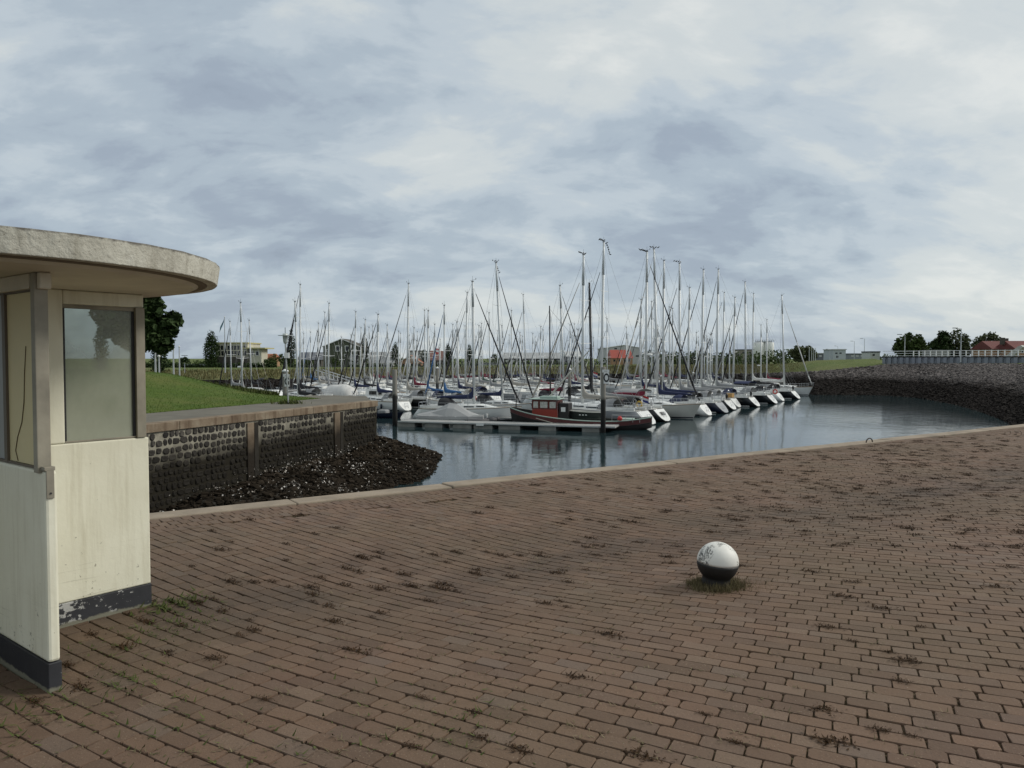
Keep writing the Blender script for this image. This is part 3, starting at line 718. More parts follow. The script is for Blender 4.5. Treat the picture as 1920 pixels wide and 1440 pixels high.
def hedge(px0, px1, ytop, d0, d1, label, h=1.0):
    a = D(px0, ytop, d0); b = D(px1, ytop, d1); C = []; Rr = []
    n = int((b - a).length / .9)
    for i in range(n):
        p = a.lerp(b, i / n); C.append((p.x, p.y, p.z - .6)); Rr.append(.75)
        C.append((p.x, p.y, p.z - 1.3)); Rr.append(.8)
    t = empty('hedge', (a.x, a.y, -1.2), 0, label, 'hedge'); o = leaf_cloud('foliage', np.array(C) - np.array((a.x, a.y, -1.2)), Rr, n * 60, .5, M_LEAF_D, t)
    m0 = MB().tube((0, 0, 0), (0, 0, 1.1), .05, n=4).build('stem', M_BARK, t)
    for i in range(6, n, 6):
        p = a.lerp(b, i / n); link_copy(m0.data, 'stem', (p.x - a.x, p.y - a.y, 0), 0, t)
hedge(240, 520, 681, 214, 216, 'long dark clipped hedge in front of the pavilion')
hedge(545, 600, 683, 216, 217, 'short dark hedge below the grey barn roof')
hedge(655, 905, 684, 222, 236, 'long low hedge on the far bank right of the green house')

def grass_blades(name, pts, size, mat, width=.12, tilt=.6, flat=False):
    n = len(pts); v = [(-.5 * width, 0, 0), (.5 * width, 0, 0), (.25 * width, .12, .55), (.0, .34, 1), (-.25 * width, .12, .55)]
    f = [(0, 1, 2, 4), (4, 2, 3)]
    M = rot_mats(n, nr, tilt)
    if flat:
        t = nr.uniform(1.05, 1.5, n) * np.where(nr.rand(n) < .5, 1, -1); z = nr.uniform(0, 6.3, n); o = np.zeros(n); c, s_ = np.cos(t), np.sin(t); cz, sz_ = np.cos(z), np.sin(z)
        M = np.stack([np.stack([cz, -sz_ * c, sz_ * s_], 1), np.stack([sz_, cz * c, -cz * s_], 1), np.stack([o, s_, c], 1)], 1)
    a = nr.uniform(0, 2 * np.pi, n) * (0 if flat else 1); M2 = np.zeros((n, 3, 3)); M2[:, 0, 0] = np.cos(a); M2[:, 0, 1] = -np.sin(a); M2[:, 1, 0] = np.sin(a); M2[:, 1, 1] = np.cos(a); M2[:, 2, 2] = 1
    M = np.einsum('nij,njk->nik', M, M2) * np.asarray(size)[:, None, None]
    o = replicate(v, f, M, np.asarray(pts, float), name, mat, None, nr.rand(n)); tag(o, kind='stuff'); return o
M_BLADE = mat_leaf('lawn_blades', (.035, .068, .010), (.092, .135, .026))
M_DRYBL = mat_leaf('dry_blades', (.085, .080, .030), (.210, .190, .095))
M_WEEDG = mat_leaf('green_weed', (.035, .050, .012), (.105, .115, .040))
M_WEEDB = mat_leaf('brown_weed', (.026, .014, .007), (.062, .036, .018))
M_STRAW = mat_leaf('straw_weed', (.09, .075, .038), (.20, .165, .10))
def lawns():
    pts = []; sz = []
    for _ in range(34000):
        p = 4.35 + 22 * rnd.random() ** 1.4; s = rnd.uniform(-2, smax(p)); q = wp(s, -p, WALK + mound_h(s, p) - .01)
        pts.append(tuple(q)); sz.append(rnd.uniform(.03, .085))
    grass_blades('lawn_blades', pts, sz, M_BLADE, .3)
    pts = []; sz = []
    for _ in range(9000):           # rough growth on the far side of the mound, seen over its crest
        p = rnd.uniform(9, 26); s = smax(p) - abs(rnd.gauss(0, 1.2)); q = wp(s, -p, WALK + mound_h(s, p) - .03); pts.append(tuple(q)); sz.append(rnd.uniform(.12, .4))
    grass_blades('rough_growth', pts, sz, M_WEEDG, .25)
    pts = []; sz = []
    for _ in range(26000):          # tall grass on the far bank
        k = rnd.uniform(.6, 8.6); i = int(k); t = k - i; s = [ST[i][j] * (1 - t) + ST[i + 1][j] * t for j in range(7)]; f = rnd.random()
        d = s[2] + (s[4] - s[2]) * f; z = s[3] + (s[5] - s[3]) * f ** .8; pts.append(((s[0] - 960) / FPX * d, d, z)); sz.append(rnd.uniform(.3, .8) * (1 - .8 * ss(k, 6, 8.6)))
    grass_blades('bank_grass', pts, sz, M_DRYBL, .35)
lawns()
def plaza_weeds():
    A = np.array((-.887, .462)); B = np.array((.462, .887))
    tufts = []
    def snap(x, y):
        r = math.hypot(x - ARC[0], y - ARC[1]); k = (round(r / PB - .5) + .5) * PB / max(r, .1); return ARC[0] + (x - ARC[0]) * k, ARC[1] + (y - ARC[1]) * k
    for _ in range(4200):
        y = rnd.uniform(3, 19); x = rnd.uniform(-.66, .68) * y; e, f = ef(x, y)
        if f < .5: continue
        u = x / y
        dens = .06 + .60 * ss(y, 5.5, 10) * ss(u, -.1, .3) + .25 * math.exp(-((f - 3.4) / .7) ** 2)
        if rnd.random() > dens: continue
        x, y = snap(x, y); tufts.append((x, y, rnd.uniform(.35, 1.0) * (1 + .15 * ss(y, 7, 13))))
    # dark moss and weed cushions lying in the joints
    pts = []; sz = []
    for x, y, s in tufts:
        nr_ = math.hypot(x - ARC[0], y - ARC[1]); B = ((x - ARC[0]) / nr_, (y - ARC[1]) / nr_); A = (-B[1], B[0])
        for _ in range(80):
            a = rnd.gauss(0, .048) * s; b = rnd.gauss(0, .026) * s
            px, py = x + A[0] * a + B[0] * b, y + A[1] * a + B[1] * b; pts.append((px, py, float(hz(px, py)) + rnd.uniform(.001, .008))); sz.append(rnd.uniform(.012, .026) * s)
    grass_blades('joint_weeds', pts, sz, M_WEEDB, .55, 1.5, True)
    pts = []; sz = []
    for _ in range(1500):           # straw coloured wisps
        y = 3 + 10 * rnd.random() ** 1.3; x = rnd.uniform(-.66, .66) * y
        if ef(x, y)[1] < .5 or rnd.random() > .25 + .5 * math.exp(-((x + .3) / 1.5) ** 2): continue
        x, y = snap(x, y)
        for _ in range(7): px, py = x + rnd.gauss(0, .03), y + rnd.gauss(0, .012); pts.append((px, py, float(hz(px, py)) + rnd.uniform(.001, .006))); sz.append(rnd.uniform(.012, .032))
    grass_blades('straw_wisps', pts, sz, M_STRAW, .2, 1.45, True)
    pts = []; sz = []
    for c, n, r, h in (((-2.2, 4.95), 230, .09, .045), ((-2.0, 4.55), 130, .12, .03), ((-2.2, 4.3), 90, .12, .03), ((-1.9, 3.75), 110, .10, .03), ((-2.3, 3.35), 200, .2, .035), ((-2.05, 3.9), 100, .3, .02), ((-1.6, 3.3), 90, .25, .03), ((-.3, 3.3), 90, .2, .03), ((-1.0, 3.05), 90, .25, .03)):
        for _ in range(n):
            x, y = c[0] + rnd.gauss(0, r), c[1] + rnd.gauss(0, r)
            x, y = snap(x, y); x += rnd.gauss(0, .014); y += rnd.gauss(0, .014); pts.append((x, y, float(hz(x, y)) + rnd.uniform(.001, .008))); sz.append(rnd.uniform(.5, 1.4) * h)
    grass_blades('green_joint_grass', pts, sz, M_WEEDG, .3, 1.3, True)
plaza_weeds()

# ------------------------------------------------------------------ shelter on the plaza
M_FRAME = plain('weathered_metal', (.30, .275, .215), .6, .2, .3, 5)
def booth_paint():
    m = new_mat('cream_paint', rough=.6, spec=.4); t = NT(m); P = t.pos(); x = t.sep(P)
    c = t.ramp(t.noise(P, 2.5, 5, .6), [(.3, (.72, .70, .555)), (.7, (.80, .785, .64))])
    st = t.noise(t.scale(P, (6, 6, .45)), 3, 5, .65); c = t.mix(t.rng(st, .50, .75, 0, .45), c, (.47, .43, .30))
    hl = t.noise(t.scale(P, (1, 1, 30)), 2, 4, .7); c = t.mix(t.math('MULTIPLY', t.rng(hl, .62, .68, 0, .5), t.rng(x[2], .5, .2, 0, 1)), c, (.40, .38, .27))
    # scuffs, denser near the foot
    foot = t.rng(x[2], .6, .1, .0, .10)
    chip = t.rng(t.math('ADD', t.noise(P, 17, 5, .72), foot), .70, .73, 0, 1)
    c = t.mix(chip, c, (.33, .31, .23))
    t.col(c); t.bump(t.math('SUBTRACT', t.noise(P, 28, 4, .6), t.math('MULTIPLY', chip, .5)), .25, .006); return m
def booth_plinth():
    m = new_mat('black_plinth_paint', rough=.55, spec=.4); t = NT(m); P = t.pos(); x = t.sep(P)
    c = t.mix(t.noise(P, 6, 4, .6), (.018, .019, .022), (.045, .046, .052))
    n = t.noise(t.scale(P, (1, 1, 1.6)), 13, 6, .75); side = t.math('ADD', t.rng(x[1], 4.95, 4.50, -.06, .085), t.rng(x[1], 4.42, 4.32, 0, -.145))
    chip = t.rng(t.math('ADD', n, side), .595, .61, 0, 1); c = t.mix(chip, c, (.42, .42, .40))
    low = t.math('ADD', x[2], t.math('MULTIPLY', t.noise(P, 9, 4, .7), .06)); c = t.mix(t.rng(low, .045, .035, 0, 1), c, (.19, .185, .14))
    t.col(c); t.bump(t.math('SUBTRACT', t.noise(P, 20, 4), chip), .35, .005); return m
def booth_roofmat():
    m = new_mat('flaking_roof_paint', rough=.85, spec=.25); t = NT(m); P = t.pos(); x = t.sep(P)
    c = t.ramp(t.noise(P, 4, 6, .7), [(.25, (.36, .345, .29)), (.5, (.50, .485, .41)), (.75, (.62, .61, .53))])
    dr = t.noise(t.scale(P, (6, 6, 1.2)), 2, 5, .65); c = t.mix(t.rng(dr, .5, .72, 0, .55), c, (.20, .18, .13))
    top = t.math('ADD', x[2], t.math('MULTIPLY', t.noise(P, 14, 4, .7), .04)); c = t.mix(t.rng(top, 2.150, 2.160, 0, .85), c, (.11, .10, .09))
    pit = t.rng(t.noise(P, 45, 3, .6), .66, .7, 0, .7); c = t.mix(pit, c, (.15, .13, .10))
    t.col(c); t.bump(t.math('ADD', t.noise(P, 22, 5, .7), t.math('MULTIPLY', t.noise(P, 7, 3), 1.2)), .8, .012); return m
def booth():
    C = Vector((-3.0, 4.12, 0)); u = Vector((.62, .785, 0)).normalized(); ang = math.atan2(u.y, u.x)
    b = empty('shelter', C, ang, 'small cream painted shelter with round concrete roof, at the left edge', 'shelter')   # local x = u, local y = v
    PA, PL, RF = booth_paint(), booth_plinth(), booth_roofmat()
    SO = plain('soffit_paint', (.62, .57, .45), .7, 0, .16, 2.5)
    zc, ze = 2.01, 2.03
    # lower walls and plinths: one wall along x, one wing along y
    def wall(x0, x1, y0, y1, z0, z1, name='wall', mat=PA, bv=.008): return MB().box(x0, x1, y0, y1, z0, z1).build(name, mat, b, bevel=bv)
    a0, a1 = .562, .985
    wall(.162, 1.064, .02, .10, .135, 1.09); wall(-1.06, .10, .02, .10, .135, 1.06)
    wall(.162, a0, .02, .10, 1.092, zc - .002); wall(a0 + .001, 1.045, .021, .099, 1.925, zc - .002, 'header')
    wall(.16, 1.067, .017, .103, -.05, .133, 'plinth', PL, .004); wall(-1.063, .10, .017, .103, -.05, .133, 'plinth', PL, .004)
    wall(.105, .16, -.905, .0185, .135, 1.06, bv=.014); wall(.105, .16, .1035, .93, .135, 1.06, bv=.014)
    wall(.102, .163, -.908, .0155, -.05, .133, 'plinth', PL, .004); wall(.102, .163, .1045, .933, -.05, .133, 'plinth', PL, .004)
    wall(.09, .175, -.80, .90, 1.935, zc - .002, 'beam', SO, .004)
    # window: frame, opening, dusty pane
    f = MB(); f.box(a1 + .004, 1.046, .012, .09, 1.0925, 1.923); f.box(a0 + .002, a1 + .002, .03, .05, 1.9, 1.9225); f.box(a0 + .002, a1 + .002, .028, .07, 1.0925, 1.103)
    f.build('window_frame', M_FRAME, b, bevel=.002)
    MB().box(a0 + .002, a0 + .012, .030, .06, 1.104, 1.899).box(a1 - .014, a1 + .002, .032, .06, 1.104, 1.899).build('gasket', plain('black_rubber', (.02, .02, .02), .6), b)
    g = new_mat('dusty_glass', (.6, .62, .6), .08); t = NT(g); nt = t.t
    for n in list(nt.nodes):
        if n.type == 'BSDF_PRINCIPLED': nt.nodes.remove(n)
    tr = t.n('ShaderNodeBsdfTransparent'); tr.inputs[0].default_value = (.86, .90, .84, 1); gl = t.n('ShaderNodeBsdfGlossy'); gl.inputs['Roughness'].default_value = .03
    df = t.n('ShaderNodeBsdfDiffuse'); P = t.pos(); xz = t.sep(P)
    dust = t.mix(t.noise(P, 3, 4, .6), (.34, .36, .28), (.46, .48, .39)); nt.links.new(dust, df.inputs[0])
    fr = t.n('ShaderNodeFresnel'); fr.inputs[0].default_value = 1.5; m1 = t.n('ShaderNodeMixShader'); nt.links.new(fr.outputs[0], m1.inputs[0]); nt.links.new(tr.outputs[0], m1.inputs[1]); nt.links.new(gl.outputs[0], m1.inputs[2])
    fac = t.math('ADD', t.rng(xz[2], 1.75, 1.12, .34, .84), t.rng(t.noise(t.scale(P, (1, 1, .6)), 5, 4, .6), .3, .7, -.06, .10)); m2 = t.n('ShaderNodeMixShader'); nt.links.new(fac, m2.inputs[0]); nt.links.new(m1.outputs[0], m2.inputs[1]); nt.links.new(df.outputs[0], m2.inputs[2])
    nt.links.new(m2.outputs[0], nt.nodes['Material Output'].inputs[0])
    MB().box(a0 + .012, a1 - .014, .04, .045, 1.102, 1.9).build('window_pane', g, b)
    # panels above the wing, with posts
    yp = plain('yellowed_panel', (.66, .57, .32), .6, 0, .10, 1.5); gp2 = plain('grey_panel', (.30, .31, .30), .5, 0, .1, 1.5)
    MB().box(.123, .133, -.80, -.42, 1.075, 1.925).build('panel', yp, b); MB().box(.123, .133, -.38, .0, 1.075, 1.925).build('panel', gp2, b); MB().box(.123, .133, .12, .86, 1.075, 1.925).build('panel', gp2, b)
    fr2 = MB(); fr2.box(.11, .145, -.42, -.38, 1.062, 1.933); fr2.box(.112, .143, -.815, -.8, 1.062, 1.933); fr2.box(.112, .143, -.799, .0, 1.062, 1.074); fr2.box(.112, .143, -.799, .0, 1.926, 1.934); fr2.box(.112, .143, .105, .9, 1.062, 1.074)
    fr2.build('panel_frame', plain('brown_frame', (.12, .095, .065), .6), b)
    MB().box(.088, .150, -.865, -.818, 1.05, zc - .002).build('post', M_FRAME, b, bevel=.004)
    MB().box(.10, .152, -.905, -.866, 1.93, zc - .002).build('post_cap', SO, b, bevel=.006)
    MB().box(.108, .143, -.913, -.9065, .93, 1.068).box(.100, .148, -.9135, -.868, 1.064, 1.082).build('bracket', M_FRAME, b, bevel=.002)
    MB().tube((.126, -.913, .955), (.126, -.9165, .955), .005, n=8).build('bolt', plain('dark_iron', (.03, .03, .03), .5), b)
    pts = [(.1215, -.66, 1.66), (.1212, -.635, 1.52), (.121, -.622, 1.38), (.121, -.59, 1.28), (.121, -.53, 1.20), (.121, -.50, 1.13), (.121, -.53, 1.08)]
    MB().path(pts, .0022, 5).build('crack', plain('crack_brown', (.10, .07, .03), .8), b)
    # round roof
    def disc(r0, z0, r1, z1, n=96, wob=0.0):
        rings = []
        for r, z, k in ((r0, z0, 0), (r1, z1, 1)):
            rings.append([((r + wob * math.sin(i * 2.3 + k) * .6 + wob * rnd.uniform(-1, 1) * k) * math.cos(2 * math.pi * i / n), (r + wob * rnd.uniform(-1, 1)) * math.sin(2 * math.pi * i / n), z + (wob * rnd.uniform(-.6, .6) if k else 0)) for i in range(n)])
        return MB().loft(rings)
    disc(1.33, ze, 1.345, ze + .112, wob=.0035).build('roof_slab', RF, b, bevel=.004)
    disc(1.20, zc, 1.235, ze - .001).build('soffit', SO, b, smooth=False)
    disc(1.262, ze - .006, 1.275, ze - .0005).build('groove_shade_ring', plain('groove_shade', (.16, .13, .09), .8), b)  # dark ring, shadow of the recessed groove put into its colour
booth()

# ------------------------------------------------------------------ bollard and mooring ring
def bollard():
    p = G(1345, 1096, 0.0); r = .146
    b = empty('bollard', (p.x, p.y + .05, float(hz(p.x, p.y)) - .01), .3, 'round concrete bollard, white above and black below, alone on the brick plaza', 'bollard')
    b.rotation_euler = (R(2), R(4), .3)
    def prof(lo, hi, n):
        out = []
        for k in range(n + 1):
            t = lo + (hi - lo) * k / n; c = math.cos(t); s = math.sin(t)
            rr = r * c; z = .186 + r * s * .97
            if s < 0: rr = r * (c * .35 + .65 * max(c, .62)) ; rr = max(rr, .098)
            out.append((rr, z))
        return out
    def mat_top():
        m = new_mat('bollard_white', rough=.55); t = NT(m); P = t.pos(True)
        c = t.mix(t.noise(P, 6, 4, .6), (.62, .61, .56), (.74, .73, .68))
        n = t.noise(P, 9, 6, .8, .6); crack = t.rng(t.math('ABSOLUTE', t.math('SUBTRACT', n, .5)), .012, .030, 1, 0)
        msk = t.rng(t.noise(P, 5.5, 2, .5), .47, .52, 0, 1); c = t.mix(t.math('MULTIPLY', crack, msk), c, (.03, .03, .03))
        c = t.mix(t.rng(t.noise(P, 22, 3, .6), .70, .73, 0, 1), c, (.05, .05, .05))
        t.col(c); t.bump(t.noise(P, 25, 4), .3, .004); return m
    def mat_bot():
        m = new_mat('bollard_black', rough=.6); t = NT(m); P = t.pos(True)
        c = t.mix(t.noise(P, 8, 4, .6), (.006, .006, .006), (.016, .015, .014)); c = t.mix(t.rng(t.noise(P, 24, 4, .7), .68, .72, 0, .9), c, (.38, .37, .34))
        t.col(c); t.bump(t.noise(P, 25, 4), .3, .004); return m
    MB().lathe(prof(R(-1), R(89.5), 16), 40).build('white_top', mat_top(), b, True)
    MB().lathe([(.085, -.06), (.098, .0), (.1, .035)] + prof(R(-62), R(-1.2), 10), 40).build('black_base', mat_bot(), b, True)
    pts = []; sz = []
    for _ in range(2500):
        a = rnd.uniform(0, 6.3); rr = .10 + abs(rnd.gauss(0, .05)); x = p.x + math.cos(a) * rr * 1.1; y = p.y + .05 + math.sin(a) * rr; pts.append((x, y, float(hz(x, y)) - .01)); sz.append(rnd.uniform(.03, .085) * (1.2 - rr * 2))
    for _ in range(700):
        x = p.x + .12 + abs(rnd.gauss(0, .18)); y = p.y + .05 + rnd.gauss(.02, .10); pts.append((x, y, float(hz(x, y)) - .008)); sz.append(rnd.uniform(.012, .035))
    k = len(pts) // 2
    grass_blades('bollard_grass', pts[:k], sz[:k], M_STRAW, .07, .8); grass_blades('bollard_weeds', pts[k:], sz[k:], mat_leaf('olive_weed', (.10, .088, .040), (.19, .155, .080)), .1, 1.0)
    q = G(1630, 829, .01); m = MB(); n = 12
    pp = [(.105 * math.cos(math.pi * i / n), 0, .085 * math.sin(math.pi * i / n)) for i in range(n + 1)]; m.path(pp, .011, 6)
    o = m.build('mooring_ring', plain('rusty_iron', (.05, .035, .028), .8, .3), None, True); o.location = (q.x, q.y, .0); o.rotation_euler = (0, 0, math.atan2(QE[1], QE[0])); tag(o, 'half round iron handle standing up from the quay edge', 'handle')
bollard()

# ------------------------------------------------------------------ pontoons, piles
M_PDECK = plain('pontoon_deck', (.30, .30, .29), .8, 0, .2, 2); M_FLOAT = plain('float_concrete', (.24, .24, .22), .85, 0, .25, 2)
def mat_pile():
    m = new_mat('pile_timber', rough=.85); t = NT(m); P = t.pos(); x = t.sep(P)
    c = t.mix(t.noise(t.scale(P, (6, 6, .8)), 2, 5, .7), (.14, .13, .11), (.27, .26, .23))
    low = t.math('ADD', x[2], t.math('MULTIPLY', t.noise(P, 2.5, 4, .6), .5)); c = t.mix(t.rng(low, -1.35, -1.65, 0, 1), c, (.012, .012, .011)); t.col(c); t.bump(t.noise(t.scale(P, (8, 8, 1)), 2, 4), .5, .02); return m
M_PILE = mat_pile(); M_WHITE = plain('white_gelcoat', (.74, .75, .73), .3, 0, .06, 1.5); M_BLACK = plain('black_paint', (.015, .015, .016), .4)
def pile(x, y, ztop, r, label, sign=None, cap=False, name='mooring_pile', big=False):
    t = empty(name, (x, y, -6.5), 0, label, 'pile', 'mooring piles in the harbour')
    h = ztop + 6.5; MB().lathe([(r * 1.03, 0), (r, h * .5), (r * .97, h - .04), (r * .85, h)], 14).build('pile_shaft', M_PILE, t, True)
    if cap: MB().lathe([(r * 1.15, h), (r * 1.15, h + .1), (r * .3, h + .25)], 12).build('pile_cap', M_WHITE, t, True)
    if sign:
        w = .46; s = MB().box(r * .2 - w * .1, r * .2 + w * .9, -r - .07, -r - .03, h - 1.38, h - .48).build('letter_board', M_WHITE, t)
        s2 = MB().box(r * .2 - w * .35, r * .2 + w * .9, -r - .072, -r - .032, h - .46, h - .22).build('small_board', M_WHITE, t)
        M = Matrix.Translation((r * .2 + w * .4, -r - .073, h - .93)) @ Matrix.Rotation(R(90), 4, 'X') @ Matrix.Scale(1, 4)
        text_obj(sign, .98, M_BLACK, t, 'letter', M, .006, .62)
        k = MB()
        for q in (-.09, 0, .09): k.box(r * .2 + q - .03 + w * .25, r * .2 + q + .04 + w * .25, -r - .077, -r - .073, h - .40, h - .30)
        k.build('small_print', plain('grey_print', (.45, .45, .45), .6), t)
    return t
def pontoon(label, p0, p1, width, floats, name='pontoon', nfl=None, group=None):
    p0 = Vector((*p0, 0)); p1 = Vector((*p1, 0)); L = (p1 - p0).length; a = math.atan2(p1.y - p0.y, p1.x - p0.x)
    t = empty(name, (p0.x, p0.y, WZ), a, label, 'pontoon', group)
    n = max(1, round(L / 6)); l = L / n
    for i in range(n): MB().box(i * l + .02, (i + 1) * l - .02, 0, width, .36, .50).build('deck_panel', M_PDECK, t, bevel=.02)
    MB().box(0, L, -.04, -.002, .40, .52).box(0, L, width + .002, width + .04, .40, .52).build('edge_beam', plain('alloy_edge', (.52, .53, .52), .5, .3), t)
    for f0, f1 in floats: MB().box(f0, f1, .08, width - .08, -.4, .355).build('float', M_FLOAT, t, bevel=.03)
    return t
TA = Vector((-10.4, 69.8)); TB = Vector((8.6, 63.9)); tv = (TB - TA).normalized()
def t_at(px):
    u = (px - 960) / FPX; return (u * TA.y - TA.x) / (tv.x - u * tv.y)
pontoon('floating landing stage on grey concrete floats in front of the red tug', TA, TB, 2.0, [(t_at(a), t_at(b)) for a, b in ((744, 776), (795, 828), (848, 883), (887, 922), (934, 974), (1009, 1042), (1091, 1124))])
o = MB().box(0, .7, -.075, -.045, .27, .47).build('notice_plate', M_WHITE, bpy.data.objects['pontoon']); o.location = (t_at(893), 0, 0)
pl_ = D(740, 693, 70.8); pile(pl_.x, pl_.y, pl_.z, .23, 'thick timber pile at the left end of the landing stage')
pr_ = D(1131, 688, 64.0); pile(pr_.x, pr_.y - .1, pr_.z, .21, 'timber pile with the letter O board, in front of the tug', sign='O')
pg = D(535, 697, 72); pile(pg.x, pg.y, pg.z, .27, 'timber pile with the letter G board beyond the grass mound', sign='G', cap=True)
# wind gauge / lantern mast on the walkway end
def lantern():
    q = G(539, 757, WALK); top = D(536, 625, q.y); h = top.z - WALK
    t = empty('harbour_light', (q.x, q.y, WALK), 0, 'slim grey lantern pole with round shade at the end of the mound', 'light pole')
    MB().tube((0.05, 0, -.2), (-.08, 0, h - .5), .045, .035, 8).build('pole', plain('galvanised', (.36, .38, .37), .5, .4), t)
    MB().lathe([(.07, h - .52), (.11, h - .40), (.13, h - .16), (.13, h - .02), (.05, h)], 12, (-.08, 0, 0)).build('lantern', plain('lantern_glass', (.42, .46, .44), .25), t, True)
    MB().lathe([(.02, h - .13), (.36, h - .12), (.36, h - .10), (.05, h - .07)], 20, (-.08, 0, 0)).build('shade', plain('shade_grey', (.40, .43, .42), .5), t)
    MB().tube((-.08, 0, h), (-.08, 0, h + .3), .015, n=5).build('aerial', M_BLACK, t)
    MB().box(-.12, .12, -.1, .02, h - 1.25, h - .98).build('bracket', M_WHITE, t)
    q2 = MB(); 
    pts = []; sz = []
    for _ in range(250):
        a = rnd.gauss(0, .35); b = rnd.gauss(0, .2); pts.append((q.x + a, q.y + b, WALK)); sz.append(rnd.uniform(.1, .3))
    grass_blades('pole_weeds', pts, sz, M_WEEDG, .2, .7)
lantern()

# ------------------------------------------------------------------ boats
HM = {'white': M_WHITE, 'cream': plain('cream_gelcoat', (.60, .59, .54), .3, 0, .06, 1.5), 'navy': plain('navy_hull', (.010, .013, .030), .18, 0, .1, 1), 'black': plain('black_hull', (.010, .011, .013), .18, 0, .1, 1),
      'grey': plain('grey_hull', (.30, .31, .32), .3, 0, .06, 1), 'blue': plain('blue_hull', (.03, .06, .16), .25, 0, .1, 1), 'red': plain('red_hull', (.20, .025, .02), .3, 0, .1, 1)}
CM = {'beige': plain('beige_cover', (.36, .34, .30), .9, 0, .15, 1.5), 'grey': plain('grey_cover', (.25, .255, .26), .9, 0, .15, 1.5), 'navy': plain('navy_cover', (.020, .028, .075), .9, 0, .2, 1.5), 'blue': plain('blue_cover', (.035, .115, .27), .9, 0, .2, 1.5),
      'red': plain('wine_cover', (.17, .015, .035), .9, 0, .2, 1.5), 'black': plain('black_cover', (.016, .017, .02), .9, 0, .2, 1.5), 'white': plain('white_sailcloth', (.58, .58, .56), .8, 0, .1, 1.5), 'green': plain('green_cover', (.05, .09, .07), .9, 0, .2, 1.5)}
M_MAST = plain('anodised_mast', (.60, .62, .62), .45, .2, .08, 1.5); M_WIRE = plain('rigging_wire', (.20, .21, .22), .5, .5, .1, 2); M_STEEL = plain('stainless_rail', (.52, .53, .54), .3, .7, .1, 2)
M_GLASSD = plain('dark_window', (.015, .018, .022), .1); M_TEAK = plain('teak_deck', (.20, .145, .09), .8, 0, .25, 4); M_FEND = plain('fender_white', (.62, .62, .60), .5); M_ROPE = plain('mooring_rope', (.34, .33, .28), .9)
M_RADAR = plain('radar_white', (.70, .71, .70), .4)

def hull_pts(L, B, fb, rake_s, rake_b, n=11):
    "rings of (x,y,z), port gunwale to starboard gunwale, from stern to bow"
    rings = []
    for k in range(n):
        t = k / (n - 1)
        b = B / 2 * ((1 - .34 * ((.42 - t) / .42) ** 2) if t < .42 else max(.012, 1 - ((t - .42) / .58) ** 2.3))
        zs = fb * (.90 + .32 * t * t + .05 * (1 - t) ** 2)
        dr = (.45 - .25 * t) * min(1, t * 4) - .04 * max(0, 1 - t * 8)
        e_ = max(0, 1 - t * 4)
        prof = [(b, zs), (b * (.99 - .03 * e_), zs * .62), (b * (.90 - .28 * t - .12 * e_), .10 + .22 * e_), (b * (.62 - .3 * t - .14 * e_), -dr * .55 + .07 * e_), (0, -dr)]
        def X(z):
            x = -L / 2 + L * t
            x += rake_s * max(0, 1 - t * 5) * (z / zs if z > 0 else 0) * (1 if rake_s > 0 else 1)
            x -= rake_b * max(0, (t - .6) / .4) * (1 - max(z, 0) / zs)
            return x
        ring = [(X(z), -y, z) for y, z in prof] + [(X(z), y, z) for y, z in reversed(prof[:-1])]
        rings.append(ring)
    return rings
def coachroof(m, x0, x1, w0, w1, h, zd0, zd1, slope=.7):
    rings = []
    for t in (0, .06, .35, .7, 1):
        x = x0 + (x1 - x0) * t; w = (w0 + (w1 - w0) * t) / 2; z = zd0 + (zd1 - zd0) * t - .03; hh = h * (1 - .12 * t) * (0.9 if t == 0 else 1) * (.12 if t == 1 else 1)
        rings.append([(x, -w, z), (x, -w * .94, z + hh * .72), (x, -w * .62, z + hh), (x, w * .62, z + hh), (x, w * .94, z + hh * .72), (x, w, z)])
    m.loft(rings); return m

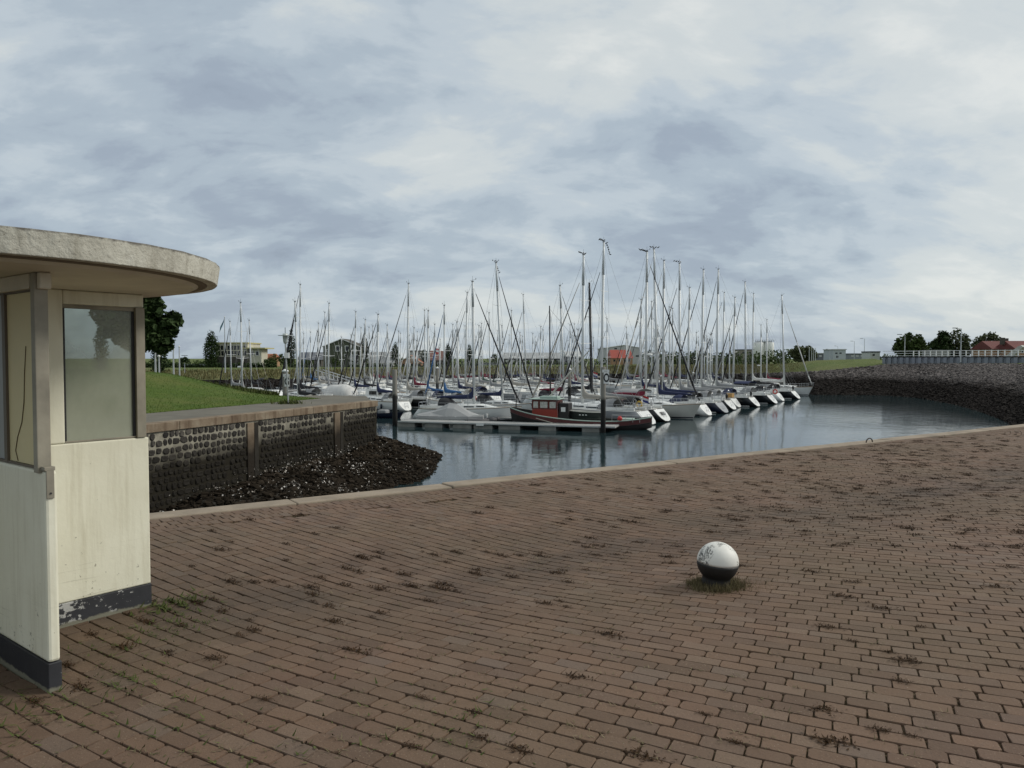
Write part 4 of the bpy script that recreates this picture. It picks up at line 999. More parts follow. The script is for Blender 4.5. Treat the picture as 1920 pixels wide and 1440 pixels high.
BOATS = []
def yacht(d, X, head, L, mtop, label, hull='white', cover='grey', genoa='black', near=True, transom='white', teak=False, group='sailing yachts moored in the marina', hood='grey', extra=(), mast_mat=None, mx=None, cat='sailing yacht', wires=True, mrad=None, transtext=None, name='sailing_yacht'):
    "(X,d) is the mast foot; head the unit heading; mtop the world point of the masthead"
    mx = .07 * L if mx is None else mx                      # mast position ahead of midship
    a = math.atan2(head[1], head[0]); ox, oy = X - head[0] * mx, d - head[1] * mx
    t = empty(name, (ox, oy, WZ), a, label, cat, group)
    B = L * .205 + 1.05; fb = .75 + L * .042
    M = MM = M_MAST if mast_mat is None else mast_mat
    H = mtop.z - WZ
    # masthead in boat space
    dx, dy = mtop.x - ox, mtop.y - oy; tx = dx * math.cos(a) + dy * math.sin(a); ty = -dx * math.sin(a) + dy * math.cos(a)
    rs = random.Random(int(X * 131 + d * 17)); rk = .09 * L if near else 0
    rings = hull_pts(L, B, fb, rk, .07 * L, 15 if near else 9)
    hm = MB(); hm.loft(rings, True, True, False)
    hm.build('hull', HM[hull], t, True if near else False)
    # deck between the gunwales
    nr_ = len(rings); dv = []; dfc = []
    for r in rings: dv += [(r[0][0] - .002, r[0][1] * .985, r[0][2] - .01), (r[0][0], 0, r[0][2] + .035), (r[-1][0] - .002, r[-1][1] * .985, r[-1][2] - .01)]
    for k in range(nr_ - 1): dfc += [(3 * k, 3 * k + 3, 3 * k + 4, 3 * k + 1), (3 * k + 1, 3 * k + 4, 3 * k + 5, 3 * k + 2)]
    mesh_obj('deck', dv, dfc, M_TEAK if teak else HM['cream'], t)
    zd = fb * .97
    if near:
        # gunwale rail, boot stripe, transom
        g = MB()
        for sgn in (0, -1):
            for k in range(nr_ - 1): g.tube(rings[k][sgn], rings[k + 1][sgn], .035, n=4)
        g.build('toe_rail', HM['white'] if hull in ('navy', 'black', 'grey', 'blue', 'red') else M_TEAK, t)
        bs = MB()
        for sgn in (1, -1):
            vs = []
            for r in rings[1:]:
                p, q = Vector(r[1]), Vector(r[2]); 
                for z in (.06, .17):
                    f = (z - q.z) / (p.z - q.z); c = q.lerp(p, f); vs.append((c.x, (abs(c.y) + .012) * sgn, c.z))
            bs.add(vs, [(2 * k, 2 * k + 1, 2 * k + 3, 2 * k + 2) for k in range(nr_ - 2)])
        bs.build('boot_stripe', HM['white'] if hull in ('navy', 'black', 'blue', 'red') else HM['navy'], t)
        R0 = [Vector(p) for p in rings[0]]; cen = sum(R0, Vector()) / len(R0)
        tp = [cen + (p - cen) * .93 + Vector((-.03, 0, .015)) for p in R0 if p.z > -.1]
        n_ = len(tp); tb = [p + Vector((.05, 0, 0)) for p in tp]
        MB().add(tp + tb, [tuple(range(n_)), tuple(range(2 * n_ - 1, n_ - 1, -1))] + [(i, n_ + i, n_ + (i + 1) % n_, (i + 1) % n_) for i in range(n_)]).build('transom', HM[transom], t)
        mid = cen + Vector((-.06, 0, .1)); st = MB()
        for sgn in (-.28, .28):
            st.tube(mid + Vector((.10, sgn, .35)), mid + Vector((-.13, sgn, -.35)), .02, n=4)
        for q in (-.3, 0, .3): st.tube(mid + Vector((.11 * q / .35, -.28, q)), mid + Vector((.11 * q / .35, .28, q)), .02, n=4)
        st.build('boarding_ladder', M_STEEL, t)
        if transtext:
            p0, p1 = R0[0], R0[2]; nrm = (Vector((p0.x, 0, p0.z)) - Vector((p1.x, 0, p1.z))).normalized()
            up = nrm; rt = Vector((0, -1, 0)); ou = rt.cross(up)
            Mx = Matrix(((rt.x, up.x, ou.x, 0), (rt.y, up.y, ou.y, 0), (rt.z, up.z, ou.z, 0), (0, 0, 0, 1)))
            pos = Vector((p0.x, 0, p0.z)).lerp(Vector((p1.x, 0, p1.z)), .55) + ou * .09
            text_obj(transtext, .55, M_BLACK, t, 'name_lettering', Matrix.Translation(pos) @ Mx, .01, .62)
    # coachroof, windows, hood, cockpit
    c = MB(); coachroof(c, -.16 * L, .27 * L, B * .60, B * .30, .42, zd, zd + .15 * fb); c.build('coachroof', M_WHITE, t)
    wv = MB()
    for sgn in (1, -1):
        for x0, x1 in ((-.12, -.02), (.0, .09), (.11, .18)):
            def wy(x): f = (x + .16) / .43; return (B * .60 * (1 - f) + B * .30 * f) / 2
            za = zd - .03 + .15 * fb * ((x0 + .16) / .43)
            q = [(x0 * L, wy(x0) * .985 * sgn, za + .12), (x1 * L, wy(x1) * .985 * sgn, za + .13), (x1 * L, wy(x1) * .955 * sgn, za + .24), (x0 * L, wy(x0) * .955 * sgn, za + .25)]
            q = [(x, y + .018 * sgn, z) for x, y, z in q]
            if near or sgn > 0: mesh_obj('cabin_window', q, [(0, 1, 2, 3)], M_GLASSD, t)
    if near:
        hd = MB(); rr = []
        for x, h, w in ((-.235, .98, .60), (-.20, 1.06, .63), (-.155, .98, .62), (-.10, .42, .55)):
            rr.append([(x * L, B * w / 2 * math.cos(math.pi * i / 8), zd + .02 + h * math.sin(math.pi * i / 8) ** .6) for i in range(9)])
        hd.loft(rr, False, False, False); hd.build('sprayhood', CM[hood], t, True)
        MB().box(-.40 * L, -.17 * L, -B * .34, -B * .27, zd, zd + .28).box(-.40 * L, -.17 * L, B * .27, B * .34, zd, zd + .28).build('cockpit_coaming', M_WHITE, t, bevel=.04)
        w = MB(); N = 14; cx = -.36 * L
        w.path([(cx, .42 * math.cos(2 * math.pi * i / N), zd + .62 + .42 * math.sin(2 * math.pi * i / N)) for i in range(N + 1)], .022, 4)
        for i in range(3): w.tube((cx, 0, zd + .62), (cx, .42 * math.cos(i * 2.09), zd + .62 + .42 * math.sin(i * 2.09)), .012, n=4)
        w.tube((cx + .05, 0, zd), (cx + .05, 0, zd + .7), .09, n=6); w.build('steering_wheel', M_STEEL, t)
        # rails
        ra = MB(); h = .62
        def gun(k, s): return Vector(rings[k][0 if s < 0 else -1])
        for s in (-1, 1):
            pr = None
            for k in range(0, nr_):
                p = gun(k, s); q = p + Vector((0, -.05 * s, h)); ra.tube(p, q, .014, n=4)
                if pr: ra.tube(pr, q, .010, n=3); ra.tube(pr - Vector((0, 0, .3)), q - Vector((0, 0, .3)), .008, n=3)
                pr = q
        ra.build('guard_rail', M_STEEL, t)
        pu = MB(); e = gun(nr_ - 1, 1); e2 = gun(nr_ - 2, 1); e3 = gun(nr_ - 2, -1)
        pu.path([e2 + Vector((0, 0, h)), e + Vector((.15, .12, h + .05)), e + Vector((.15, -.12, h + .05)), e3 + Vector((0, 0, h))], .02, 4); pu.tube(e + Vector((0, 0, 0)), e + Vector((.15, 0, h + .05)), .018, n=4); pu.build('pulpit', M_STEEL, t)
        ps = MB(); s0, s1 = gun(0, -1), gun(0, 1); ps.path([gun(1, -1) + Vector((0, 0, h)), s0 + Vector((0, .05, h)), s1 + Vector((0, -.05, h)), gun(1, 1) + Vector((0, 0, h))], .02, 4)
        ps.path([s0 + Vector((0, .05, h * .5)), s1 + Vector((0, -.05, h * .5))], .014, 4); ps.build('pushpit', M_STEEL, t)
        for k in (4, 7, 10):
            for s in (-1, 1):
                p = gun(k, s); f_ = MB().lathe([(.03, 0), (.11, .08), (.12, .3), (.11, .52), (.03, .6)], 8); o = f_.build('fender', HM['navy'] if rs.random() < .3 else M_FEND, t, True); o.location = (p.x + .2, p.y + .12 * s, .25)
    # mast
    r = mrad or (.10 + .004 * L) * (1.0 if near else .9)
    base = Vector((mx, 0, zd + .05)); top = Vector((tx, ty, H)); mv = top - base
    MB().tube(base, base + mv * .8, r, r * .95, 8, .62, (1, 0, 0)).tube(base + mv * .8, top, r * .95, r * .7, 8, .62, (1, 0, 0)).build('mast', M, t, True)
    for f in ((.42, .70) if H > 13 else (.52,)):
        p = base + mv * f; sp = (B * .30) * (1.05 if f < .6 else .8)
        for s in (-1, 1):
            MB().tube(p, p + Vector((-.18, s * sp, .06)), .035, .022, 5, .5).build('spreader', M, t)
    vn = MB(); vn.tube(top, top + Vector((0, 0, .55)), .012, n=3).tube(top + Vector((-.25, 0, .12)), top + Vector((.35, 0, .2)), .014, n=3).tube(top + Vector((.35, 0, .2)), top + Vector((.35, 0, .34)), .03, n=4).box(top.x - .12, top.x + .12, top.y - .06, top.y + .06, top.z, top.z + .07)
    vn.build('masthead_gear', M_BLACK, t)
    # standing rigging
    bow = Vector((L / 2 - .15, 0, rings[-1][0][2])); stern = Vector((-L / 2 + rk, 0, rings[0][0][2])); wr = .011 if near else .010
    rg = MB()
    for s in (-1, 1):
        ch = Vector((mx - .15, s * B * .47, zd))
        for f, tp in (((.70 if H > 13 else .52), base + mv * .97), ):
            sp1 = base + mv * (.42 if H > 13 else .52) + Vector((-.18, s * B * .315, .06)); rg.tube(ch, sp1, wr, n=3)
            if H > 13: sp2 = base + mv * .70 + Vector((-.18, s * B * .24, .06)); rg.tube(sp1, sp2, wr, n=3); rg.tube(sp2, base + mv * .97, wr, n=3); rg.tube(sp1, base + mv * .7, wr * .8, n=3)
            else: rg.tube(sp1, base + mv * .95, wr, n=3)
        rg.tube(ch, base + mv * .42, wr * .8, n=3)
    bsp = top.lerp(stern, .78); rg.tube(top, bsp, wr, n=3)
    for s in (-1, 1): rg.tube(bsp, stern + Vector((0, s * B * .3, 0)), wr, n=3)
    if near: rg.tube(base + mv * .97, bow, wr, n=3)
    rg.build('rigging', M_WIRE, t)
    # furled foresail
    gt = base + mv * rs.choice((.88, .97, .97)); gmat = CM[genoa] if genoa in CM else M_WIRE
    if genoa != 'none':
        g = MB(); g.tube(bow + Vector((0, 0, .35)), bow.lerp(gt, .12), .075, .095, 6).tube(bow.lerp(gt, .12), bow.lerp(gt, .5), .095, .075, 6).tube(bow.lerp(gt, .5), bow.lerp(gt, .93), .075, .03, 6); g.build('furled_foresail', gmat, t, True)
    # boom and cover
    bl = .34 * L; bz = zd + 1.05; bx = mx - .1
    MB().tube((bx, 0, bz), (bx - bl, 0, bz + .05), .07, .06, 6).build('boom', M, t)
    if cover != 'none':
        cr = []
        for f, hh, ww in ((-.012, 1.5, .10), (.0, 1.35, .15), (.05, .75, .19), (.14, .48, .21), (.4, .40, .19), (.75, .30, .16), (1.0, .16, .09)):
            x = bx - bl * f; z0 = bz - .10 + .05 * f; sag = -.05 * math.sin(math.pi * min(1, max(0, f)))
            cr.append([(x, ww * math.cos(2 * math.pi * i / 8) , z0 + sag + hh * (.5 + .5 * math.sin(2 * math.pi * i / 8))) for i in range(8)])
        MB().loft(cr).build('sail_cover', CM[cover], t, True)
    for e in extra:
        if e == 'radar':
            p = base + mv * .32; MB().lathe([(.05, 0), (.30, .03), (.32, .12), (.26, .22), (.05, .24)], 12, (p.x + .42, p.y, p.z)).build('radar_dome', M_RADAR, t, True)
        if e == 'tent':
            rr = [[(x * L, B * .42 * math.cos(math.pi * i / 8), zd + h * math.sin(math.pi * i / 8)) for i in range(9)] for x, h in ((-.42, 1.1), (-.3, 1.5), (.0, 1.35), (.12, .4))]
            MB().loft(rr, True, True, False).build('cockpit_tent', CM['white'], t, True)
        if e == 'bimini':
            rr = [[(x * L, B * .40 * math.cos(math.pi * i / 8), zd + 1.75 + .3 * math.sin(math.pi * i / 8)) for i in range(9)] for x in (-.43, -.36, -.27)]
            MB().loft(rr, False, False, False).build('bimini', CM[hood], t, True)
            for x in (-.43, -.27):
                for s in (-1, 1): MB().tube((x * L, s * B * .4, zd + 1.75), (-.35 * L, s * B * .4, zd), .015, n=4).build('bimini_strut', M_STEEL, t)
        if e == 'lifebuoy' or e == 'redbuoy':
            w = MB(); N = 12; c0 = Vector((-.33 * L, -B * .44, zd + .45)) if e == 'lifebuoy' else Vector((-.46 * L, -B * .2, zd + .4))
            w.path([c0 + Vector((.28 * math.cos(2 * math.pi * i / N), 0, .28 * math.sin(2 * math.pi * i / N))) for i in range(N + 1)], .09, 6); w.build('lifebuoy', plain('yellow_foam', (.62, .42, .06), .7) if e == 'lifebuoy' else plain('red_foam', (.50, .06, .04), .7), t, True)
        if e == 'flag' or e == 'bigflag':
            k = 1.0 if e == 'flag' else 1.6; s0 = Vector((-L / 2 + rk, B * .2, zd)); s1 = s0 + Vector((-.5 * k, 0, 1.5 * k)); MB().tube(s0, s1, .015, n=4).build('flag_staff', M_TEAK, t)
            fl = {'red': plain('flag_red', (.45, .02, .02), .8), 'wht': plain('flag_white', (.7, .7, .7), .8), 'blu': plain('flag_blue', (.02, .04, .22), .8)}
            for j, cn in enumerate(('red', 'wht', 'blu')):
                q = s1 - Vector((0, 0, .2 * k * j)); vs = []
                for i in range(5): vs += [(q.x - .22 * k * i * .7, q.y + .06 * math.sin(i * 1.7), q.z - .10 * k * i * .5), (q.x - .22 * k * i * .7, q.y + .06 * math.sin(i * 1.7), q.z - .10 * k * i * .5 - .2 * k)]
                MB().add(vs, [(2 * i, 2 * i + 1, 2 * i + 3, 2 * i + 2) for i in range(4)]).build('flag_stripe', fl[cn], t)
        if e == 'basket':
            MB().box(-.45 * L, -.39 * L, -B * .35, -B * .12, zd + .25, zd + .75).build('wooden_crate', plain('crate_wood', (.42, .25, .09), .8), t)
        if e == 'outboard':
            c0 = Vector((-.44 * L, B * .3, zd + .45)); MB().lathe([(.05, -.3), (.14, -.1), (.16, .2), (.08, .35)], 8, c0).build('outboard_motor', M_BLACK, t, True)
    BOATS.append((Vector((ox, oy)), Vector(head).normalized(), L)); return t

NRM = Vector((-.81, .586)); ALG = Vector((.586, .81))
def from_end(px, py, mpx_base, mpx, mpy, bowout, L, **k):
    "boat whose outer end (stern, or bow if bowout) meets the water at (px,py); the mast foot is seen at mpx_base"
    q = G(px, py, WZ); u = (mpx_base - 960) / FPX
    kk = (q.x - u * q.y) / (-NRM.x + u * NRM.y)
    X, d = q.x + NRM.x * kk, q.y + NRM.y * kk
    top = D(mpx, mpy, d); head = NRM if not bowout else -NRM
    mx = kk - L / 2 if not bowout else L / 2 - kk
    return yacht(d, X, head, L, top, k.pop('label'), mx=mx, **k)
Y = from_end
Y(1226, 797, 1092, 1094, 478, False, 14.0, hull='grey', cover='beige', genoa='beige', hood='grey', extra=('lifebuoy', 'bimini', 'flag'), label='long grey yacht with beige sail cover and yellow lifebuoy, next to the red tug')
Y(1254, 791, 1127, 1132, 454, False, 13.0, hull='black', cover='grey', genoa='black', hood='black', transtext='SIRIUS', label='yacht with the tallest mast and black lettering on its white stern')
Y(1314, 786, 1211, 1213, 472, True, 12.5, hull='cream', cover='red', genoa='black', hood='red', extra=('radar',), label='plain cream yacht with wine red sail cover, its end pointing out to open water')
Y(1333, 780, 1234, 1226, 467, False, 11.5, hull='white', cover='navy', genoa='white', hood='navy', extra=('radar',), label='small white stern between the cream hull and the navy hull')
Y(1364, 775, 1243, 1245, 489, False, 12.5, hull='navy', cover='navy', genoa='white', transom='grey', hood='black', label='navy yacht with pale blue-grey sloping stern')
Y(1379, 769, 1275, 1274, 494, False, 12.0, hull='black', cover='grey', genoa='black', hood='grey', extra=('basket', 'outboard'), label='black yacht with a wooden crate at its stern rail, right of the navy yacht')
Y(1388, 764.5, 1290, 1293, 540, False, 10.5, hull='white', cover='grey', genoa='white', hood='grey', label='white round sterned yacht tucked between two black hulls left of the blue tent')
Y(1424, 763, 1315, 1319, 506, False, 12.5, hull='black', cover='grey', genoa='black', hood='navy', extra=('outboard', 'bimini'), label='black yacht with a blue cockpit tent and white trimmed stern')
Y(1457, 757.5, 1343, 1347, 505, False, 12.5, hull='black', cover='grey', genoa='black', hood='grey', extra=('redbuoy',), label='black yacht carrying a round white fender ball on its stern')
Y(1470, 752.5, 1375, 1378, 558, False, 11.0, hull='white', cover='black', genoa='black', hood='black', label='white yacht showing only a narrow stern behind two black yachts')
Y(1500, 748.5, 1399, 1397, 529, False, 12.5, hull='black', cover='black', genoa='black', hood='black', extra=('outboard',), label='black yacht with broad white stern, last stern before the row end')
Y(1524, 742, 1471, 1466, 554, True, 11.5, hull='white', cover='white', genoa='white', hood='grey', label='white yacht at the right end of the row, bow with pulpit towards open water')
Y(766, 771, 707, 709, 590, False, 9.5, hull='white', cover='navy', genoa='black', hood='grey', label='white yacht with rounded stern just right of the left pile')
Y(826, 766, 763, 766, 532, False, 11.5, hull='black', cover='beige', genoa='grey', hood='grey', teak=True, label='black yacht with long beige sail cover, left part of the marina')
def yd(px_b, d, px_t, py_t, hx, hy, L, **k):
    h = Vector((hx, hy)).normalized(); top = D(px_t, py_t, d); return yacht(d, (px_b - 960) / FPX * d, h, L, top, k.pop('label'), **k)
yd(889, 76.5, 886, 528, .955, -.297, 11.5, hull='white', cover='navy', genoa='black', hood='black', label='white yacht lying along the stage behind the tarpaulin covered motorboat')
yd(833, 93, 833, 573, -.7, .7, 9, hull='white', cover='blue', genoa='blue', hood='grey', extra=('redbuoy',), label='white yacht with bright blue sail cover and thick white mast')
yd(801, 98, 803, 583, -.7, .7, 9, hull='white', cover='blue', genoa='grey', hood='navy', label='smaller yacht with bright blue sail cover, left of the one with the white mast')

# rows further back: masts read from the photo, berths found along the pontoon rows
ORG = Vector((8.9, 74.5)); ROWS = (14, 34, 48, 70, 84, 106, 120, 142)
def water_far(px):
    for i in range(len(ST) - 1):
        if ST[i][0] <= px <= ST[i + 1][0]: t = (px - ST[i][0]) / (ST[i + 1][0] - ST[i][0]); return ST[i][1] * (1 - t) + ST[i + 1][1] * t
    return 150
def clear(c, h, L, gap=3.1):
    for C, Hh, LL in BOATS:
        if (C - c).length > (L + LL) / 2 + 2: continue
        for f in (-.45, -.15, .15, .45):
            p = c + h * (L * f); s = (p - C).dot(Hh); s = max(-LL * .48, min(LL * .48, s)); g = gap
            if (p - (C + Hh * s)).length < g: return False
    return True
def berth(px_b, px_t, py_t, Hwant, near_ok=False):
    u = (px_b - 960) / FPX; best = None
    dmax = water_far(px_b) - 9
    for q in ROWS:
        for off in (0, 1, -1, 2, -2, 3.5, -3.5):
            for flip in (1, -1):
                # mast at row q: point = ORG + NRM*(q+off) + ALG*s ; X = u*d
                a = ORG + NRM * (q + off); s = (u * a.y - a.x) / (ALG.x - u * ALG.y); P = a + ALG * s; d = P.y
                if d > dmax or d < 84: continue
                if px_b < 700 and d < 88: continue
                H = EYE + (672 - py_t) / FPX * d - WZ
                if not 9.5 < H < 19: continue
                L = max(7.5, min(13, H * .70)); h = NRM * flip; c = P - h * (.07 * L)
                if not clear(c, h, L) or (P - ORG).dot(NRM) < 9.5: continue
                cost = abs(H - Hwant) + abs(off) * .25 + (d > dmax - 4) * .5
                if best is None or cost < best[0]: best = (cost, P, h, L, H)
    if best is None:
        for d in np.arange(84, dmax, 1.0):
            for flip in (1, -1):
                P = Vector((u * d, float(d))); H = EYE + (672 - py_t) / FPX * d - WZ; L = max(7.5, min(11, H * .6)); h = NRM * flip; c = P - h * (.07 * L)
                if 9.5 < H < 22 and (P - ORG).dot(NRM) > 11 and clear(c, h, L, 2.4):
                    cost = abs(H - Hwant)
                    if best is None or cost < best[0]: best = (cost, P, h, L, H)
    return best
MT = [
 (431, 603, 434, 'white', 'grey', 'black', (), 'yacht with thin mast just right of the white flagpole'),
 (451, 568, 454, 'white', 'grey', 'none', ('radar',), 'yacht with tall grey mast and wide low spreaders in front of the pavilion'),
 (467, 601, 472, 'white', 'black', 'white', ('bimini',), 'yacht with long white furled foresail sloping down beyond the mound'),
 (553, 566, 559, 'white', 'black', 'black', (), 'left one of the close mast pair beside the lantern pole'),
 (563, 534, 562, 'white', 'black', 'black', (), 'tallest mast of the left part, right of the lantern pole'),
 (582, 623, 582, 'blue', 'blue', 'blue', (), 'small low masted yacht with blue furled sail before the grey barn roof'),
 (609, 586, 611, 'white', 'grey', 'black', (), 'yacht with a round reflector at its masthead, left end of the green house'),
 (617, 569, 615, 'white', 'grey', 'black', ('tent',), 'yacht under a white cockpit tent in front of the green house'),
 (667, 585, 664, 'white', 'navy', 'black', (), 'yacht whose mast stands against the right half of the green house'),
 (677, 615, 675, 'white', 'grey', 'none', (), 'short masted yacht between green house and its right hand poplar'),
 (685, 600, 682, 'white', 'black', 'black', (), 'yacht with dark furled foresail in front of the poplar by the green house'),
 (692, 614, 694, 'white', 'white', 'white', (), 'yacht with pale furled foresail right of the poplar by the green house'),
 (726, 610, 725, 'cream', 'grey', 'black', (), 'cream yacht with its mast before the pale roofed hall'),
 (796, 582, 797, 'white', 'beige', 'black', (), 'left one of a close mast pair, behind the blue sail covers'),
 (849, 609, 849, 'white', 'grey', 'black', (), 'short mast just right of the thick white mast'),
 (857, 604, 859, 'white', 'navy', 'black', (), 'short mast with dark foresail, second right of the thick white mast'),
 (876, 549, 872, 'white', 'beige', 'black', (), 'yacht with tall mast close left of the mast over the covered motorboat'),
 (898, 611, 898, 'white', 'grey', 'grey', (), 'short mast close behind the covered motorboat mast'),
 (903, 607, 905, 'white', 'green', 'black', (), 'short mast with green sail cover right of the rightmost poplar'),
 (917, 587, 919, 'grey', 'grey', 'black', (), 'medium mast left of the strongly leaning tall mast'),
 (930, 493, 943, 'white', 'navy', 'black', (), 'tall mast leaning left with two dark diagonals, above the tug bow'),
 (941, 611, 946, 'white', 'grey', 'none', (), 'short mast just right of the tall leaning mast'),
 (959, 583, 959, 'white', 'beige', 'black', (), 'medium mast above the tug bow'),
 (975, 624, 975, 'white', 'grey', 'grey', (), 'low mast left of the mast above the tug foredeck'),
 (981, 553, 987, 'white', 'grey', 'black', (), 'tall mast above the tug foredeck with long dark foresail'),
 (999, 626, 999, 'white', 'grey', 'none', (), 'low mast directly above the front of the tug wheelhouse'),
 (1014, 613, 1012, 'white', 'red', 'grey', (), 'low mast left of the black tug mast'),
 (1050, 536, 1058, 'white', 'red', 'black', (), 'tall leaning mast between the tug mast and the Dutch flag'),
 (1053, 607, 1050, 'white', 'grey', 'grey', (), 'short mast beside the tall leaning mast left of the Dutch flag'),
 (1073, 624, 1073, 'white', 'beige', 'none', ('bigflag',), 'low mast with the red white and blue flag flying'),
 (1105, 531, 1110, 'black', 'black', 'none', (), 'old dark boat with a thick black wooden mast'),
 (1138, 598, 1139, 'white', 'grey', 'black', (), 'short mast directly right of the tallest mast'),
 (1202, 562, 1203, 'white', 'navy', 'black', (), 'medium mast just left of the cream yacht mast'),
 (1222, 566, 1222, 'white', 'grey', 'grey', (), 'medium mast hidden between two of the tallest masts'),
 (1256, 576, 1256, 'white', 'grey', 'grey', (), 'left one of the two equal masts right of the navy yacht mast'),
 (1261, 579, 1262, 'white', 'beige', 'grey', (), 'right one of the two equal masts right of the navy yacht mast'),
 (1306, 624, 1306, 'white', 'grey', 'none', (), 'low mast before the brown flat roofed building'),
 (1327, 636, 1327, 'white', 'white', 'none', (), 'lowest mast left of the brown flat building'),
 (1358, 549, 1355, 'white', 'grey', 'black', (), 'tall mast close right of the second tallest pair in the right part'),
 (1368, 618, 1368, 'white', 'grey', 'grey', (), 'low mast left of the silo and the brown flat building'),
 (1413, 551, 1411, 'white', 'white', 'none', (), 'thin tall mast at the left edge of the white silo'),
 (1427, 610, 1427, 'white', 'grey', 'none', ('radar',), 'short mast in front of the left half of the white silo'),
 (1438, 600, 1438, 'white', 'red', 'none', (), 'short mast in front of the middle of the white silo'),
 (1453, 604, 1451, 'white', 'grey', 'grey', (), 'short mast at the right edge of the white silo'),
]
fails = 0
for pt, yt, pb, hull, cov, gen, ex, lab in sorted(MT, key=lambda m: m[1]):
    want = 15.5 if yt < 560 else 13.5 if yt < 600 else 11.5
    b = berth(pb, pt, yt, want)
    if b is None: fails += 1; print('no berth', pt, yt); continue
    _, P, h, L, H = b
    yacht(P.y, P.x, h, L, D(pt, yt, P.y), lab, hull=hull, cover=cov, genoa=gen, near=P.y < 112, hood=rnd.choice(('grey', 'navy', 'beige', 'black')), extra=ex, teak=rnd.random() < .3, mast_mat=M_BLACK if pt == 1105 else None, mrad=.2 if pt == 1105 else None)
# the many small distant masts
n_far = 0
for _ in range(2500):
    if n_far >= 70: break
    px = rnd.choice((rnd.uniform(560, 850), rnd.uniform(845, 1340), rnd.uniform(845, 1340))); yt = rnd.uniform(606, 642)
    b = berth(px, px, yt, 11.5)
    if b is None or b[1].y < 118: continue
    _, P, h, L, H = b
    yacht(P.y, P.x, h, L, D(px, yt, P.y), 'one of the small far off yachts with bare thin masts in the crowded back rows', hull=rnd.choice(('white', 'white', 'cream', 'navy', 'white')), cover=rnd.choice(('grey', 'navy', 'beige', 'white', 'red', 'black')), genoa=rnd.choice(('black', 'grey', 'none', 'white')), near=False, group='far yachts in the crowded back rows'); n_far += 1
print('berth failures', fails, 'far', n_far, 'boats', len(BOATS))

